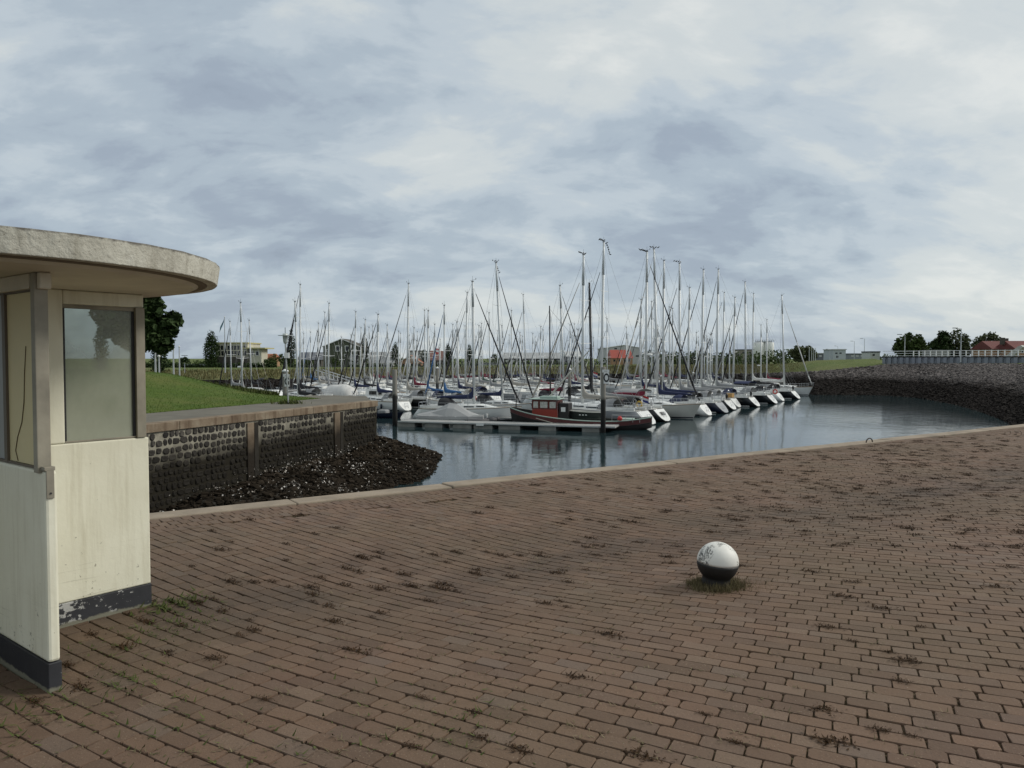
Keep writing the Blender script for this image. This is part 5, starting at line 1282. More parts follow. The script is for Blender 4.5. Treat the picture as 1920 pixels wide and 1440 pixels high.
def tug():
    h = Vector((-.952, .306)); c = Vector((6.0, 68.6)); L = 12.9
    t = empty('tug_boat', (c.x, c.y, WZ), math.atan2(h.y, h.x), 'old dark red tug with red wheelhouse behind the landing stage', 'tug')
    B = 3.4; rings = []; n = 15
    for k in range(n):
        q = k / (n - 1)
        b = B / 2 * (max(.10, 1 - ((q - .5) / .5) ** 4 * .93) if q > .5 else max(.16, 1 - ((.5 - q) / .5) ** 3.2 * .85))
        zs = .72 + .95 * max(0, (q - .35) / .65) ** 2 + .35 * max(0, (.3 - q) / .3) ** 2 
        low = -.4 if q > .12 else -.4 + (.12 - q) * 5
        prof = [(b, zs), (b * 1.0, zs - .42), (b * (.93 - .3 * max(0, q - .6)), .0 if q > .1 else .18), (b * .6, low), (0, low)]
        X = lambda z: -L / 2 + L * q + (.25 * (z / zs - 1) * max(0, (q - .7) / .3))
        rings.append([(X(z), -y, z) for y, z in prof] + [(X(z), y, z) for y, z in reversed(prof[:-1])])
    MR = plain('tug_dark_red', (.078, .016, .016), .5, 0, .25, 1.5); MBK = plain('tug_black', (.018, .016, .016), .5, 0, .2, 2); MRD = plain('wheelhouse_red', (.26, .034, .020), .45, 0, .12, 2); MRB = plain('wheelhouse_brown', (.115, .022, .016), .45, 0, .2, 2); MGR = plain('pale_green_paint', (.33, .42, .37), .6, 0, .12, 2)
    MB().loft(rings, True, True, False).build('hull', MBK, t, True)
    bw = MB()
    for s in (0, -1):
        vs = []
        for r in rings:
            p, q = Vector(r[s]), Vector(r[1 if s == 0 else -2]); o = Vector((0, -.02 if s == 0 else .02, 0)); vs += [p + o, q + o]
        bw.add(vs, [(2 * k, 2 * k + 1, 2 * k + 3, 2 * k + 2) for k in range(n - 1)])
    bw.build('bulwark', MR, t)
    for s in (0, -1):
        rl = MB()
        for k in range(n - 1): rl.tube(Vector(rings[k][s]) + Vector((0, 0, .03)), Vector(rings[k + 1][s]) + Vector((0, 0, .03)), .05, n=5)
        rl.build('rubbing_rail', MGR if s else MBK, t)
        r2 = MB()
        for k in range(n - 1): r2.tube(Vector(rings[k][1 if s == 0 else -2]), Vector(rings[k + 1][1 if s == 0 else -2]), .05, n=5)
        r2.build('rubbing_strake', MBK, t)
    dv = []; df = []
    for r in rings: dv += [(r[0][0], r[0][1] * .97, r[0][2] - .28), (r[-1][0], r[-1][1] * .97, r[-1][2] - .28)]
    mesh_obj('deck', dv, [(2 * k, 2 * k + 2, 2 * k + 3, 2 * k + 1) for k in range(n - 1)], MGR, t)
    # wheelhouse
    x0, x1, w, z0, z1, z2 = 1.75, 4.1, .98, .45, 1.65, 2.5
    MB().box(x0, x1, -w, w, z0, z1).build('wheelhouse_base', MRD, t, bevel=.04)
    up = MB()
    for x in (x0, x0 + .75, x1 - .72, x1 - .1):
        for s in (-1, 1): up.box(x, x + .12, s * w - .05 if s > 0 else s * w - .0, s * w if s > 0 else s * w + .05, z1 + .001, z2)
    for s in (-1, 1): up.box(x0, x1 + .02, s * w - (.055 if s > 0 else -.001), s * w - (.001 if s > 0 else -.055), z2 - .16, z2 - .001); up.box(x0, x1 + .02, s * w - (.055 if s > 0 else -.001), s * w - (.001 if s > 0 else -.055), z1 + .002, z1 + .1)
    for y in (-.62, -.02, .55): up.box(x1 - .04, x1, y, y + .10, z1 + .001, z2); up.box(x0, x0 + .04, y, y + .10, z1 + .001, z2)
    up.box(x0, x0 + .04, -w, w, z2 - .17, z2 - .003); up.box(x1 - .04, x1 - .001, -w, w, z2 - .17, z2 - .003)
    up.build('window_posts', MRB, t)
    for xa, xb in ((x0 + .16, x0 + .72), (x0 + .92, x1 - .76), (x1 - .56, x1 - .12)):
        for s in (-1, 1): MB().box(xa, xb, s * w - .03, s * w - .01 if s > 0 else s * w + .03, z1 + .12, z2 - .18).build('window', plain('pale_curtained_pane', (.50, .50, .46), .3, 0, .35, 7), t)
    MB().box(x0 - .15, x1 + .28, -w - .16, w + .16, z2 + .002, z2 + .09).build('roof', MGR, t, bevel=.04)
    MB().box(x0 + .1, x1 - .6, -.6, .6, z2 + .092, z2 + .3).build('roof_box', MGR, t, bevel=.05)
    MB().box(x0 - .95, x0 - .02, -.75, .75, .45, 2.2).build('engine_casing', MBK, t, bevel=.05); MB().box(x0 - .68, x0 - .28, .752, .77, 1.45, 1.85).build('casing_window', M_WHITE, t)
    # mast, boom and stay
    yt = D(1026, 572, c.y).z - WZ
    MB().tube((2.65, 0, z2), (2.75, 0, yt), .075, .05, 7).build('mast', M_BLACK, t)
    MB().tube((2.7, .0, z2 + .3), (-.9, 0, 6.9), .085, .05, 6).build('derrick', plain('varnished_spar', (.55, .53, .47), .5), t)
    rg = MB()
    for p in ((6.1, 0, 1.6), (-5.8, 0, .9), (1.5, 1.6, .6), (1.5, -1.6, .6)): rg.tube((2.73, 0, yt - .3), p, .014, n=3)
    rg.tube((6.0, 0, 1.7), (5.2, 0, 4.5), .012, n=3); rg.build('rigging', M_WIRE, t)
    # dinghy aft on chocks is a boat of its own
    MB().tube((5.9, 0, 1.4), (5.9, 0, 3.1), .05, n=5).build('bow_post', MBK, t)
    MB().box(-4.9, -3.6, -.6, .6, .45, .95).build('hatch', MGR, t, bevel=.04)
    MB().ball((-3.9, 1.3, 1.0), .22).build('red_buoy', plain('buoy_red', (.5, .03, .03), .5), t, True)
    ra = MB()
    for k in range(5): ra.tube((-5.6 + k * .6, 1.25, .7), (-5.6 + k * .6, 1.25, 1.3), .02, n=4)
    ra.tube((-5.6, 1.25, 1.3), (-3.2, 1.25, 1.3), .02, n=4); ra.build('stern_rail', M_STEEL, t)
    o = MB().path([(3.5, -1.8, .9), (1.6, -2.3, .5), (.4, -2.6, .55)], .03, 4)
    o.v = [(x, -y, z) for x, y, z in o.v]; o.build('mooring_line', M_ROPE, t)
    # black dinghy
    g = empty('dinghy', (c.x - h.x * .45, c.y - h.y * .45, WZ + .78), math.atan2(h.y, h.x), 'black dinghy sitting on the afterdeck of the red tug', 'dinghy')
    rr = []
    for k in range(9):
        q = k / 8; b = .62 * (1 - max(0, (q - .35) / .65) ** 2.4 * .95) * (.85 + .15 * min(1, q * 4)); zs = .62 + .18 * q * q + .05 * (1 - q)
        rr.append([(-1.75 + 3.5 * q, -b, zs), (-1.75 + 3.5 * q, -b * .85, zs * .4), (-1.75 + 3.5 * q, -b * .3, .02), (-1.75 + 3.5 * q, b * .3, .02), (-1.75 + 3.5 * q, b * .85, zs * .4), (-1.75 + 3.5 * q, b, zs)])
    MB().loft(rr, True, True, False).build('dinghy_hull', M_BLACK, g, True)
    gw = MB()
    for k in range(8):
        for s in (0, -1): gw.tube(rr[k][s], rr[k + 1][s], .035, n=4)
    gw.build('gunwale', HM['cream'], g)
    MB().box(-.9, -.6, -.55, .55, .42, .46).box(.3, .6, -.45, .45, .44, .48).build('thwart', M_TEAK, g)
    MB().box(-.4, -.25, -.635, -.62, .38, .45).box(-.12, .03, -.64, -.625, .38, .45).box(.16, .31, -.632, -.617, .38, .45).box(-.4, -.25, .62, .635, .38, .45).box(-.12, .03, .625, .64, .38, .45).box(.16, .31, .617, .632, .38, .45).build('registration_marks', M_WHITE, g)
tug()
def small_boats():
    # tarpaulin covered motorboat behind the stage
    h = Vector((.955, -.297)); c = Vector(((846 - 960) / FPX * 72.2, 72.2))
    t = empty('covered_motorboat', (c.x, c.y, WZ), math.atan2(h.y, h.x), 'low motorboat under a grey tarpaulin behind the landing stage', 'motorboat')
    MB().loft(hull_pts(6.6, 2.3, .8, 0, .5, 9), True, True, False).build('hull', HM['white'], t, True)
    rr = []
    for x, hh, w in ((-3.25, .95, .75), (-1.8, 1.25, 1.12), (-.2, 2.0, 1.14), (.5, 1.95, 1.1), (2.0, 1.2, .8), (3.2, .85, .12)):
        rr.append([(x, w * 1.04, .55), (x, w, .82), (x, w * .55, .82 + (hh - .82) * .62), (x, 0, hh), (x, -w * .55, .82 + (hh - .82) * .62), (x, -w, .82), (x, -w * 1.04, .55)])
    MB().loft(rr, True, True, False).build('tarpaulin', plain('grey_tarpaulin', (.33, .335, .335), .8, 0, .08, .8), t)
    g = empty('inflatable_boat', ((903 - 960) / FPX * 70.9, 70.9, WZ + .12), R(12), 'dark inflatable dinghy beside the tarpaulin covered motorboat', 'inflatable')
    m = MB()
    for s in (-1, 1): m.path([(-1.5, s * .55, .3), (.6, s * .55, .32), (1.3, s * .3, .42), (1.6, 0, .5)], .2, 8)
    m.build('tube', plain('dark_hypalon', (.05, .05, .055), .6), g, True); MB().box(-1.4, .8, -.4, .4, .12, .2).build('floor', M_BLACK, g)
    # small motorboats at the far left of the stage
    for px, d, L, lab, hl in ((722, 95, 7.5, 'white cabin motorboat left of the left pile', 'white'), (512, 90, 8.5, 'white motorboat with dark side window showing over the lawn', 'white')):
        t = empty('cabin_motorboat', ((px - 960) / FPX * d, d, WZ), math.atan2(-.25, .97), lab, 'motorboat')
        MB().loft(hull_pts(L, 2.9, 1.15, 0, .7, 9), True, True, False).build('hull', HM[hl], t, True)
        MB().box(-L * .40, L * .1, -1.05, 1.05, 1.0, 1.25).build('deck', M_WHITE, t, bevel=.03)
        cb = [[(x, -w, 1.2), (x + o, -w * .85, 1.2 + hh), (x + o, w * .85, 1.2 + hh), (x, w, 1.2)] for x, w, hh, o in ((-L * .3, 1.1, 1.25, .1), (L * .05, 1.05, 1.3, -.1), (L * .28, .8, .25, -.5))]
        MB().loft(cb, True, True).build('cabin', M_WHITE, t)
        MB().box(-L * .22, L * .0, -1.12, -1.06, 1.75, 2.2).build('cabin_window', M_GLASSD, t); MB().box(-L * .22, L * .0, 1.06, 1.12, 1.75, 2.2).build('cabin_window', M_GLASSD, t)
        MB().path([(-L * .45, -1, 1.2), (-L * .45, -1, 1.9), (-L * .45, 1, 1.9), (-L * .45, 1, 1.2)], .025, 5).build('stern_rail', M_STEEL, t)
    t = empty('open_dinghy', ((722 - 960) / FPX * 80, 80, WZ), math.atan2(-.3, .95), 'small dark hulled open boat on the water beside the quay corner', 'dinghy')
    MB().loft(hull_pts(4.2, 1.7, .55, 0, .4, 8), True, False, False).build('hull', HM['navy'], t, True); MB().box(-1.2, -.9, -.7, .7, .36, .41).box(.3, .6, -.6, .6, .38, .43).build('thwart', HM['grey'], t); MB().box(-.7, .3, -.5, .5, .35, .85).build('canvas_bundle', CM['grey'], t, bevel=.15)
small_boats()
# finger pontoons and spines between the rows
for i, (q, s0, s1) in enumerate(((7, -6, 52), (41, -8, 60), (77, 2, 70), (113, 22, 78))):
    a = ORG + NRM * (q - 1) + ALG * s0; b = ORG + NRM * (q - 1) + ALG * s1
    L = (b - a).length; pontoon(['walkway pontoon running back from the landing stage between the first two yacht rows', 'walkway pontoon behind the second row of yachts, mostly hidden by hulls', 'walkway pontoon in the far left rows', 'rearmost walkway pontoon near the gangway'][i], a, b, 2.0, [(x, x + 2.2) for x in np.arange(2, L - 3, 6)])
for px, yt, d, cap in ((820, 691, 105, True), (1068, 694, 92, True), (1240, 706, 118, True), (1375, 700, 140, True), (1300, 700, 150, True), (905, 690, 140, False)):
    p = D(px, yt, d); pile(p.x, p.y, p.z, .2, {820: 'white capped pile right of the left pile, among the blue covers', 1068: 'white capped pile between the black mast and the beige sail', 1240: 'white capped pile behind the red sail cover', 1375: 'white capped pile left of the black covered yachts', 1300: 'distant white capped pile in the back rows', 905: 'bare distant pile in the middle of the back rows'}[px], cap=cap)

# ------------------------------------------------------------------ far bank: buildings, rails, lamps
def facade(name, px0, px1, ytop, ybase, d, depth, wall, label, roof=None, cat='building', windows=(), gable=None, win_mat=None, frame=True, z0=-1.2, skew=0., roofh=None, over=.3):
    "block between two photo columns; windows as (px0,px1,y0,y1) each a part of its own"
    a = D(px0, ytop, d); b = D(px1, ytop, d); w = b.x - a.x; H = a.z - z0
    t = empty(name, ((a.x + b.x) / 2, d, z0), R(skew), label, cat)
    if gable:
        gz = D(px0, gable, d).z - z0
        pr = [(-w / 2, 0), (w / 2, 0), (w / 2, H), (0, gz), (-w / 2, H)]
        m = MB(); vs = [(x, 0, z) for x, z in pr] + [(x, depth, z) for x, z in pr]; n = 5
        m.add(vs, [(4, 3, 2, 1, 0), (5, 6, 7, 8, 9)] + [(i, (i + 1) % n, n + (i + 1) % n, n + i) for i in (0, 1, 4)]); m.build('wall', wall, t)
        for s in (-1, 1):
            k = (gz - H) / (w / 2); e = over; th = .22
            vs = [(0, -e, gz + .02), (s * (w / 2 + e), -e, H + .02 - k * e), (s * (w / 2 + e), -e, H - k * e + th), (0, -e, gz + th)]; vs += [(x, depth + e, z) for x, _, z in vs]
            MB().add(vs, [(0, 1, 2, 3), (7, 6, 5, 4), (0, 4, 5, 1), (1, 5, 6, 2), (2, 6, 7, 3)]).build('roof', roof, t)
            vs = [(x + 0, y - .03, z) for x, y, z in vs[:4]]; MB().add(vs + [(x, y - .04, z) for x, y, z in vs], [(0, 1, 2, 3), (7, 6, 5, 4), (0, 4, 5, 1), (1, 5, 6, 2), (2, 6, 7, 3)]).build('barge_board', M_WHITE, t)
    else:
        MB().box(-w / 2, w / 2, 0, depth, 0, H).build('wall', wall, t)
        if roof and roofh:      # pitched roof with the ridge along the front
            rz = H + roofh; e = over
            m = MB(); vs = [(-w / 2 - e, -e, H - .1), (w / 2 + e, -e, H - .1), (w / 2 + e * .2, depth / 2, rz), (-w / 2 - e * .2, depth / 2, rz), (-w / 2 - e, depth + e, H - .1), (w / 2 + e, depth + e, H - .1)]
            m.add(vs, [(0, 1, 2, 3), (3, 2, 5, 4), (0, 3, 4), (1, 5, 2), (0, 4, 5, 1)]); m.build('roof', roof, t)
        elif roof: MB().box(-w / 2 - over, w / 2 + over, -over, depth + over, H + .003, H + .35).build('roof', roof, t)
    for (x0, x1, y0, y1) in windows:
        p = D(x0, y0, d); q = D(x1, y1, d); xa, xb = p.x - t.location.x, q.x - t.location.x; zt, zb = p.z - z0, q.z - z0
        if frame:
            f = MB(); k = max(.10, (xb - xa) * .13); f.box(xa, xb, -.10, -.002, zb, zb + k).box(xa, xb, -.10, -.002, zt - k, zt).box(xa, xa + k, -.098, -.003, zb + k, zt - k).box(xb - k, xb, -.098, -.003, zb + k, zt - k)
            fo = f.build('window', M_WHITE, t); MB().box(xa + k, xb - k, -.04, -.004, zb + k, zt - k).build('pane', win_mat or M_GLASSD, fo)
        else: MB().box(xa, xb, -.05, -.002, zb, zt).build('window', win_mat or M_GLASSD, t)
    return t
M_CREAMW = plain('cream_render', (.52, .50, .40), .8); M_DKBRICK = plain('dark_brick', (.075, .068, .055), .9, 0, .2, 1); M_GREENW = plain('green_boards', (.075, .085, .055), .8, 0, .15, 1)
M_SLATE = plain('grey_slate', (.13, .14, .16), .8, 0, .15, .6); M_PALEROOF = plain('pale_metal_roof', (.30, .31, .31), .6, 0, .1, .5); M_TILE = plain('orange_tile', (.36, .13, .065), .8, 0, .2, 1); M_ORBRICK = plain('orange_brick', (.36, .215, .12), .85, 0, .15, 1)
M_REDROOF = plain('red_roof', (.30, .055, .035), .7, 0, .15, .6); M_BROWNR = plain('brown_red_roof', (.17, .085, .07), .8, 0, .15, .6); M_HALL = plain('light_hall_sheet', (.46, .47, .46), .7, 0, .08, .4); M_OCHRE = plain('ochre_fascia', (.46, .42, .20), .8)
cols = [(408 + 6.1 * i, 408 + 6.1 * i + 4.4, 648, 656) for i in range(9)] + [(409 + 6.1 * i, 409 + 6.1 * i + 4.4, 658, 666.5) for i in range(9)]
t = facade('pavilion', 404, 464, 644, 690, 236, 12, M_CREAMW, 'cream pavilion with a tall band of dark windows left on the far bank', M_OCHRE, windows=cols, frame=False)
p = D(404, 669, 236); q = D(464, 690, 236); MB().box(p.x - t.location.x - .02, q.x - t.location.x + .02, -.3, -.06, 0, p.z + 1.2).build('lower_wall', M_DKBRICK, t)
facade('watch_tower', 468, 490, 654, 690, 234, 6, M_CREAMW, 'small cream tower with ochre overhanging roof, right of the pavilion', M_OCHRE, windows=((471, 476, 658, 666), (479, 486, 658, 667)), frame=True, over=1.6)
facade('tiled_house', 491, 512, 671, 690, 240, 7, M_ORBRICK, 'little orange tiled house beyond the bushes right of the tower', M_TILE, windows=((499, 504, 673, 676),), roofh=1.3)
facade('grey_barn', 558, 602, 674, 690, 240, 9, M_DKBRICK, 'low dark building with large grey slate roof', M_SLATE, windows=((563, 566, 678, 682), (571, 574, 678, 682), (580, 584, 677, 682), (590, 593, 678, 682)), roofh=2.3)
facade('green_house', 606, 674, 650, 690, 226, 12, M_GREENW, 'dark green gabled house with white framed windows', M_DKBRICK, gable=636, windows=((629, 637, 648, 659), (647, 654, 648, 659), (661, 669, 655, 659), (656, 662, 665, 675), (665, 671, 665, 675), (612, 617, 655, 660), (645, 650, 664, 668), (655, 672, 680, 683)))
facade('pale_roof_hall', 690, 738, 680, 689, 238, 9, plain('white_glazed_front', (.60, .60, .58), .6), 'long hall with pale grey roof and white glazed front', M_PALEROOF, windows=[(692 + 5.6 * i, 696 + 5.6 * i, 683, 687) for i in range(8)], frame=False, roofh=3.4)
facade('orange_house', 748, 790, 680, 689, 244, 9, M_ORBRICK, 'orange brick house with a wide white edged gable', M_TILE, gable=667, windows=[(750 + 5 * i, 753 + 5 * i, 682, 687) for i in range(8)], frame=False)
facade('dark_flat_building', 765, 788, 659, 689, 262, 8, M_HALL, 'dark topped flat building behind the orange gabled house', M_DKBRICK, windows=((767, 772, 664, 668), (775, 780, 664, 668)), frame=True)
facade('red_brown_house', 802, 832, 675, 689, 250, 10, M_DKBRICK, 'house with steep red-brown roof between two poplars', M_BROWNR, windows=((808, 812, 680, 684), (820, 824, 680, 687)), frame=True, roofh=3.1)
facade('low_shed', 345, 388, 685, 692, 236, 6, M_DKBRICK, 'low dark shed with pale roof edge at the left end of the hedge', M_PALEROOF, windows=((350, 356, 687, 690),), frame=False)
facade('long_hall', 942, 1058, 672, 690, 330, 25, plain('dark_hall_base', (.05, .052, .05), .8, 0, .3, .3), 'long grey roofed hall behind the middle of the masts', M_PALEROOF, windows=[(948 + 12 * i, 953 + 12 * i, 675, 679) for i in range(9)], frame=False, roofh=2.6, win_mat=M_HALL)
facade('low_office', 900, 938, 682, 690, 280, 8, M_HALL, 'low pale roofed office left of the long grey hall', M_SLATE, windows=[(903 + 8 * i, 908 + 8 * i, 684, 688) for i in range(4)], frame=False)
facade('domed_workshop', 1062, 1092, 668, 688, 310, 18, M_SLATE, 'grey workshop with a curved roof behind the Dutch flag', M_HALL, windows=((1066, 1070, 676, 680), (1078, 1082, 676, 680)), frame=False, roofh=2.0)
facade('gabled_warehouse', 1135, 1204, 653, 684, 340, 30, M_HALL, 'large pale warehouse with very flat gable, behind the red roofed house', M_PALEROOF, gable=647.5, windows=((1152, 1157, 652.5, 655), (1140, 1146, 668, 671), (1192, 1198, 666, 669)), frame=False)
facade('red_roof_house', 1146, 1186, 671, 684, 300, 12, M_ORBRICK, 'house with bright red hipped roof in front of the pale warehouse', M_REDROOF, windows=((1150, 1154, 674, 678), (1160, 1164, 674, 678), (1170, 1174, 674, 678), (1178, 1182, 674, 678)), frame=False, roofh=3.2)
facade('brown_block', 1388, 1413, 656, 674, 420, 14, plain('brown_panel', (.22, .20, .17), .8), 'brown flat roofed block left of the white silo', M_SLATE, windows=((1392, 1397, 660, 663), (1403, 1408, 660, 663)), frame=False)
def silo():
    d = 520; p = D(1432, 640, d); H = p.z + 1; t = empty('silo', (p.x, d, -1), 0, 'white silo tower rising behind the right end of the masts', 'silo'); r = 19 * d / FPX / 2
    for i, dx in enumerate((-r, r)): MB().lathe([(r, 0), (r, H * .93), (r * .97, H * .93 + .2), (r * .5, H * .95)], 20, (dx, 0, 0)).build('silo_cylinder', plain('silo_white', (.86, .86, .84), .7), t, True)
    MB().box(-r * 1.4, r * 1.5, -r * .6, r * .6, H * .94, H).build('head_house', M_PALEROOF, t)
    ra = MB()
    for x in np.linspace(-r * 1.8, r * 1.8, 9): ra.tube((x, -r * .6, H * .95), (x, -r * .6, H * .95 + 1.5), .12, n=4)
    ra.tube((-r * 1.8, -r * .6, H * .95 + 1.5), (r * 1.8, -r * .6, H * .95 + 1.5), .12, n=4); ra.build('top_railing', M_SLATE, t)
silo()
facade('white_cube_house', 1562, 1586, 656, 672, 330, 10, plain('pale_blue_grey_wall', (.42, .46, .48), .7), 'pale cube shaped building on the horizon right of the thicket', M_HALL, windows=((1566, 1570, 661, 663.5), (1574, 1578, 661, 663.5), (1568, 1572, 667, 671)), frame=False, z0=0)
facade('white_cabin_building', 1632, 1650, 661, 672, 200, 5, plain('pale_grey_cladding', (.50, .52, .50), .7), 'light clad kiosk at the left end of the sea wall', M_SLATE, windows=((1636, 1640, 664, 667),), frame=False, z0=.6, over=.1)
facade('low_depot', 1592, 1630, 664, 672, 350, 12, plain('depot_grey', (.22, .24, .26), .7), 'low grey depot between the cube building and the kiosk', M_SLATE, windows=[(1596 + 9 * i, 1601 + 9 * i, 666, 669) for i in range(4)], frame=False, z0=0, win_mat=M_HALL)
facade('long_shed', 1530, 1560, 663, 672, 400, 12, M_SLATE, 'long low shed left of the cube shaped building', M_HALL, windows=((1536, 1541, 666, 669), (1546, 1551, 666, 669)), frame=False, z0=0, win_mat=M_HALL)
facade('concrete_bunker', 1750, 1782, 656, 668, 180, 5, plain('bunker_concrete', (.25, .25, .24), .9), 'windowless grey concrete block between the dike trees', None, windows=((1754, 1757, 659, 661),), frame=False, z0=.8)
for px0, px1, lab in ((1862, 1905, 'red roofed house with chimney at the right edge of the photo'), (1906, 1960, 'second red roofed house cut by the right edge')):
    t = facade('red_tiled_house', px0, px1, 654, 668, 190 if px0 < 1900 else 184, 9, M_ORBRICK, lab, plain('deep_red_tiles', (.13, .032, .026), .8, 0, .2, .6), windows=((px0 + 8, px0 + 13, 657, 662), (px0 + 24, px0 + 29, 657, 662)), roofh=2.0, z0=.8)
    h = D(px0, 654, 190).z - .8; MB().box(-.4 + (3.2 if px0 < 1900 else -4), .4 + (3.2 if px0 < 1900 else -4), 4.1, 4.9, h + 1, h + 2.7).build('chimney', M_DKBRICK, t)

def lamp(px, ytop, d, z0, label, kind='lamp'):
    p = D(px, ytop, d); H = p.z - z0; t = empty('street_lamp' if kind == 'lamp' else 'flagpole', (p.x, d, z0), 0, label, 'street lamp' if kind == 'lamp' else 'flagpole')
    MB().tube((0, 0, 0), (0, 0, H), .09 + H * .004, .06, 7).build('pole', plain('lamp_galv', (.46, .48, .48), .5, .2), t)
    if kind == 'lamp': MB().tube((0, 0, H - .05), (-1.0, 0, H + .05), .05, .05, 5).build('arm', plain('lamp_galv', (.46, .48, .48)), t); MB().box(-1.5, -.7, -.14, .14, H + .02, H + .16).build('lamp_head', plain('lamp_head', (.30, .31, .31), .5), t)
    else: MB().ball((0, 0, H), .12).build('finial', M_WHITE, t)
    return t
lamp(1697, 628, 150, .9, 'lamp post in front of the broad bushy tree'); lamp(1802.5, 616, 135, .9, 'tallest lamp post, in front of the open airy tree'); lamp(1621, 635, 260, .5, 'lamp post above the low grey depot')
lamp(1602, 640, 300, .5, 'lamp post right of the cube shaped building'); lamp(1571, 649, 330, .5, 'short lamp post over the roof of the cube building'); lamp(1556, 655, 300, .5, 'shortest lamp post left of the cube building')
for i, (px, yt) in enumerate(((1517.5, 652), (1522, 652), (1525.5, 653), (1529, 653))): lamp(px, yt, 190, .4, ['leftmost', 'second from left', 'third from left', 'rightmost'][i] + ' of the four bare poles at the thicket', 'flagpole')
for px, yt, d, lab in ((291, 655, 66, 'taller white pole on the lawn under the broad tree'), (298, 668, 64, 'shorter white pole right of the taller one on the lawn'), (325, 655, 78, 'white pole standing alone on the lawn crest'), (336, 650, 100, 'thin dark pole right of the lone white pole')):
    lamp(px, yt, d, -1.2, lab, 'flagpole')
f = lamp(421, 594, 150, -1.2, 'white flagpole with a limp blue-green flag before the pavilion', 'flagpole'); H = D(421, 594, 150).z + 1.2
vs = []
for i in range(6): vs += [(-.06 - .16 * i, .05 * math.sin(i), H - .3 - .34 * i), (-.06 - .17 * i - .12, .05 * math.sin(i) + .04, H - 1.1 - .40 * i)]
MB().add(vs, [(2 * i, 2 * i + 1, 2 * i + 3, 2 * i + 2) for i in range(5)]).build('flag', plain('flag_teal', (.09, .19, .22), .8), f)
f = lamp(824, 651, 150, -2, 'flag mast with a red and white flag between the white mast and the poplar', 'flagpole'); H = D(824, 651, 150).z + 2
for j, cn in enumerate(('flag_red', 'flag_white', 'flag_red')): MB().add([(-.1, 0, H - .3 - .35 * j), (-.65, .1, H - .22 - .35 * j), (-.1, 0, H - .65 - .35 * j), (-.65, .1, H - .57 - .35 * j)], [(0, 1, 3, 2)]).build('flag_stripe', MATS.get(cn) or M_WHITE, f)
t = empty('round_sign_pole', (D(346, 662, 150).x, 150, -1.2), 0, 'pole with a dark hanging flower basket before the shed', 'pole'); MB().tube((0, 0, 0), (0, 0, 3.3), .06, n=6).build('pole', M_STEEL, t); leaf_cloud('flower_basket', [(0, 0, 2.5), (.5, 0, 2.4), (-.5, 0, 2.4)], [.6, .5, .5], 260, .3, M_LEAF_D, t); MB().box(-.6, .6, -.05, .05, 3.3, 3.4).build('top_bar', M_BLACK, t)

def gangway():
    a = D(598, 697, 158); b = D(676, 722, 128); t = empty('gangway', (a.x, a.y, a.z - .9), 0, 'white truss gangway sloping down from the far bank to the pontoons', 'gangway')
    A = Vector((0, 0, 0)); Bv = Vector((b.x - a.x, b.y - a.y, b.z - a.z)); dr = Bv.normalized(); sd = dr.cross(Vector((0, 0, 1))).normalized()
    for s in (-.8, .8):
        m = MB(); o = sd * s; n = 10; m.tube(o, Bv + o, .08, n=4); m.tube(o + Vector((0, 0, 1.3)), Bv + o + Vector((0, 0, 1.3)), .08, n=4)
        for i in range(n): p = Bv * (i / n) + o; q = Bv * ((i + 1) / n) + o; m.tube(p, p + Vector((0, 0, 1.3)), .05, n=4); m.tube(p, q + Vector((0, 0, 1.3)), .045, n=4)
        m.build('side_truss', plain('truss_white', (.55, .56, .55), .5), t)
    m = MB(); m.add([tuple(sd * -.75), tuple(sd * .75), tuple(Bv + sd * .75), tuple(Bv - sd * .75)], [(0, 1, 2, 3)]); m.build('walk_plate', M_PDECK, t)
    p2 = D(560, 700, 158); MB().box(p2.x - a.x, 0.2, -1.5, 1.5, -.3, 0).build('landing', M_SLATE, t)
gangway()

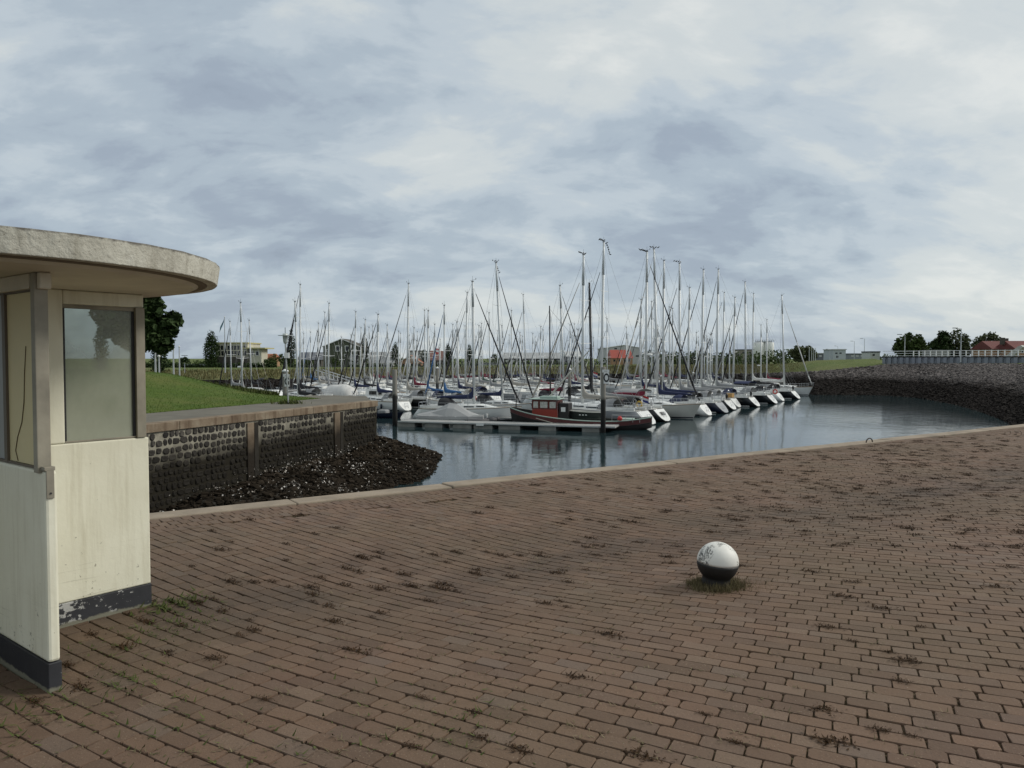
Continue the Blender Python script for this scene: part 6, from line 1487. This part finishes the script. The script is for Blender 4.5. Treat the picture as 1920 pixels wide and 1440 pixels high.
def sea_wall():
    A = D(1656, 683, 148); B_ = D(1925, 682.5, 127); Bx = A + (B_ - A) * 1.9
    L = (Bx - A).length; a = math.atan2(Bx.y - A.y, Bx.x - A.x)
    t = empty('sea_wall', (A.x, A.y, .2), a, 'blue-grey ribbed sea wall with dark cap along the top of the dike', 'wall')
    P = plain('ribbed_panel', (.22, .24, .275), .7, .0, .15, .5); n = int(L / 1.15); pw = L / n; top = 1.55
    m = MB(); m.box(.01, pw * .5, -.34, 0, -.6, top).box(pw * .5, pw - .01, -.05, 0, -.6, top); o = m.build('wall_panel', P, t)
    for i in range(1, n): link_copy(o.data, 'wall_panel', (i * pw, 0, 0), 0, t)
    n2 = int(L / 6)
    c = MB().box(.02, 5.98, -.25, .35, top + .004, top + .22).build('cap_block', plain('dark_cap', (.030, .031, .034), .7, 0, .2, .6), t)
    for i in range(1, n2): link_copy(c.data, 'cap_block', (i * 6, 0, 0), 0, t)
    r = empty('railing', (A.x, A.y, .2), a, 'white railing of square posts along the top of the sea wall', 'railing')
    s0 = 5.6; pm = MB().box(-.08, .08, .5, .62, top - .2, top + 1.3).build('rail_post', plain('rail_white', (.78, .79, .76), .6), r); pm.location.x = s0
    k = 1
    while s0 + k * 1.05 < L: link_copy(pm.data, 'rail_post', (s0 + k * 1.05, 0, 0), 0, r); k += 1
    for z in (top + .32, top + .75, top + 1.17): MB().box(s0 - 6, L, .53, .58, z, z + .07 if z < top + 1 else z + .10).build('rail', MATS['rail_white'], r)
    # ground behind the wall
    e = [Vector((0, .36, top - .12)), Vector((L, .36, top - .12)), Vector((L, 90, top - .5)), Vector((-2, 90, -.8))]
    M = Matrix.Translation(t.location) @ Matrix.Rotation(a, 4, 'Z'); q = mesh_obj('dike_road', [M @ v for v in e], [(0, 1, 2, 3)], M_LAND); tag(q, kind='structure')
    # slanted concrete stair cheek
    p = D(1893, 664, 135); s = empty('stair_ramp', (p.x, 135, 1.0), a, 'pale slanted concrete stair side rising over the railing at the right', 'stair')
    MB().add([(x, y, z) for y in (.2, 1.2) for x, z in ((-1.6, .3), (-.2, .3), (2.0, 2.6), (1.7, 2.9), (1.2, 2.7))], [(4, 3, 2, 1, 0), (5, 6, 7, 8, 9), (0, 1, 6, 5), (1, 2, 7, 6), (2, 3, 8, 7), (3, 4, 9, 8), (4, 0, 5, 9)]).build('cheek_wall', plain('pale_concrete', (.42, .42, .39), .8), s)
sea_wall()

# birds on the mastheads
def birds():
    m = MB(); m.loft([[(x, r * math.cos(2 * math.pi * i / 6), .09 + dz + r * math.sin(2 * math.pi * i / 6)) for i in range(6)] for x, r, dz in ((-.13, .01, -.04), (-.06, .035, -.01), (0, .06, 0), (.06, .05, .04), (.10, .03, .08), (.15, .004, .07))])
    o = m.build('starling', M_BLACK); me = o.data; bpy.data.objects.remove(o); k = 0
    lines = [((1124, 451, 80), (1132, 453, 80), 4), ((1137, 458, 80), (1144, 479, 80), 6), ((1200, 470, 82), (1212, 473, 82), 6), ((1220, 465, 88), (1234, 466, 88), 4), ((924, 490, 99), (932, 492, 99), 3), ((932, 502, 99), (936, 513, 99), 4), ((1264, 491, 97), (1276, 493, 97), 4), ((1086, 475, 77), (1097, 478, 77), 4)]
    for a, b, n in lines:
        P, Q = D(*a), D(*b)
        for i in range(n):
            p = P.lerp(Q, i / max(1, n - 1)); o = link_copy(me, 'starling', p, rnd.uniform(0, 6.3), None, 1.25); tag(o, 'one of the small dark birds perched at the tall mastheads', 'bird', 'birds perched on the mastheads')
birds()
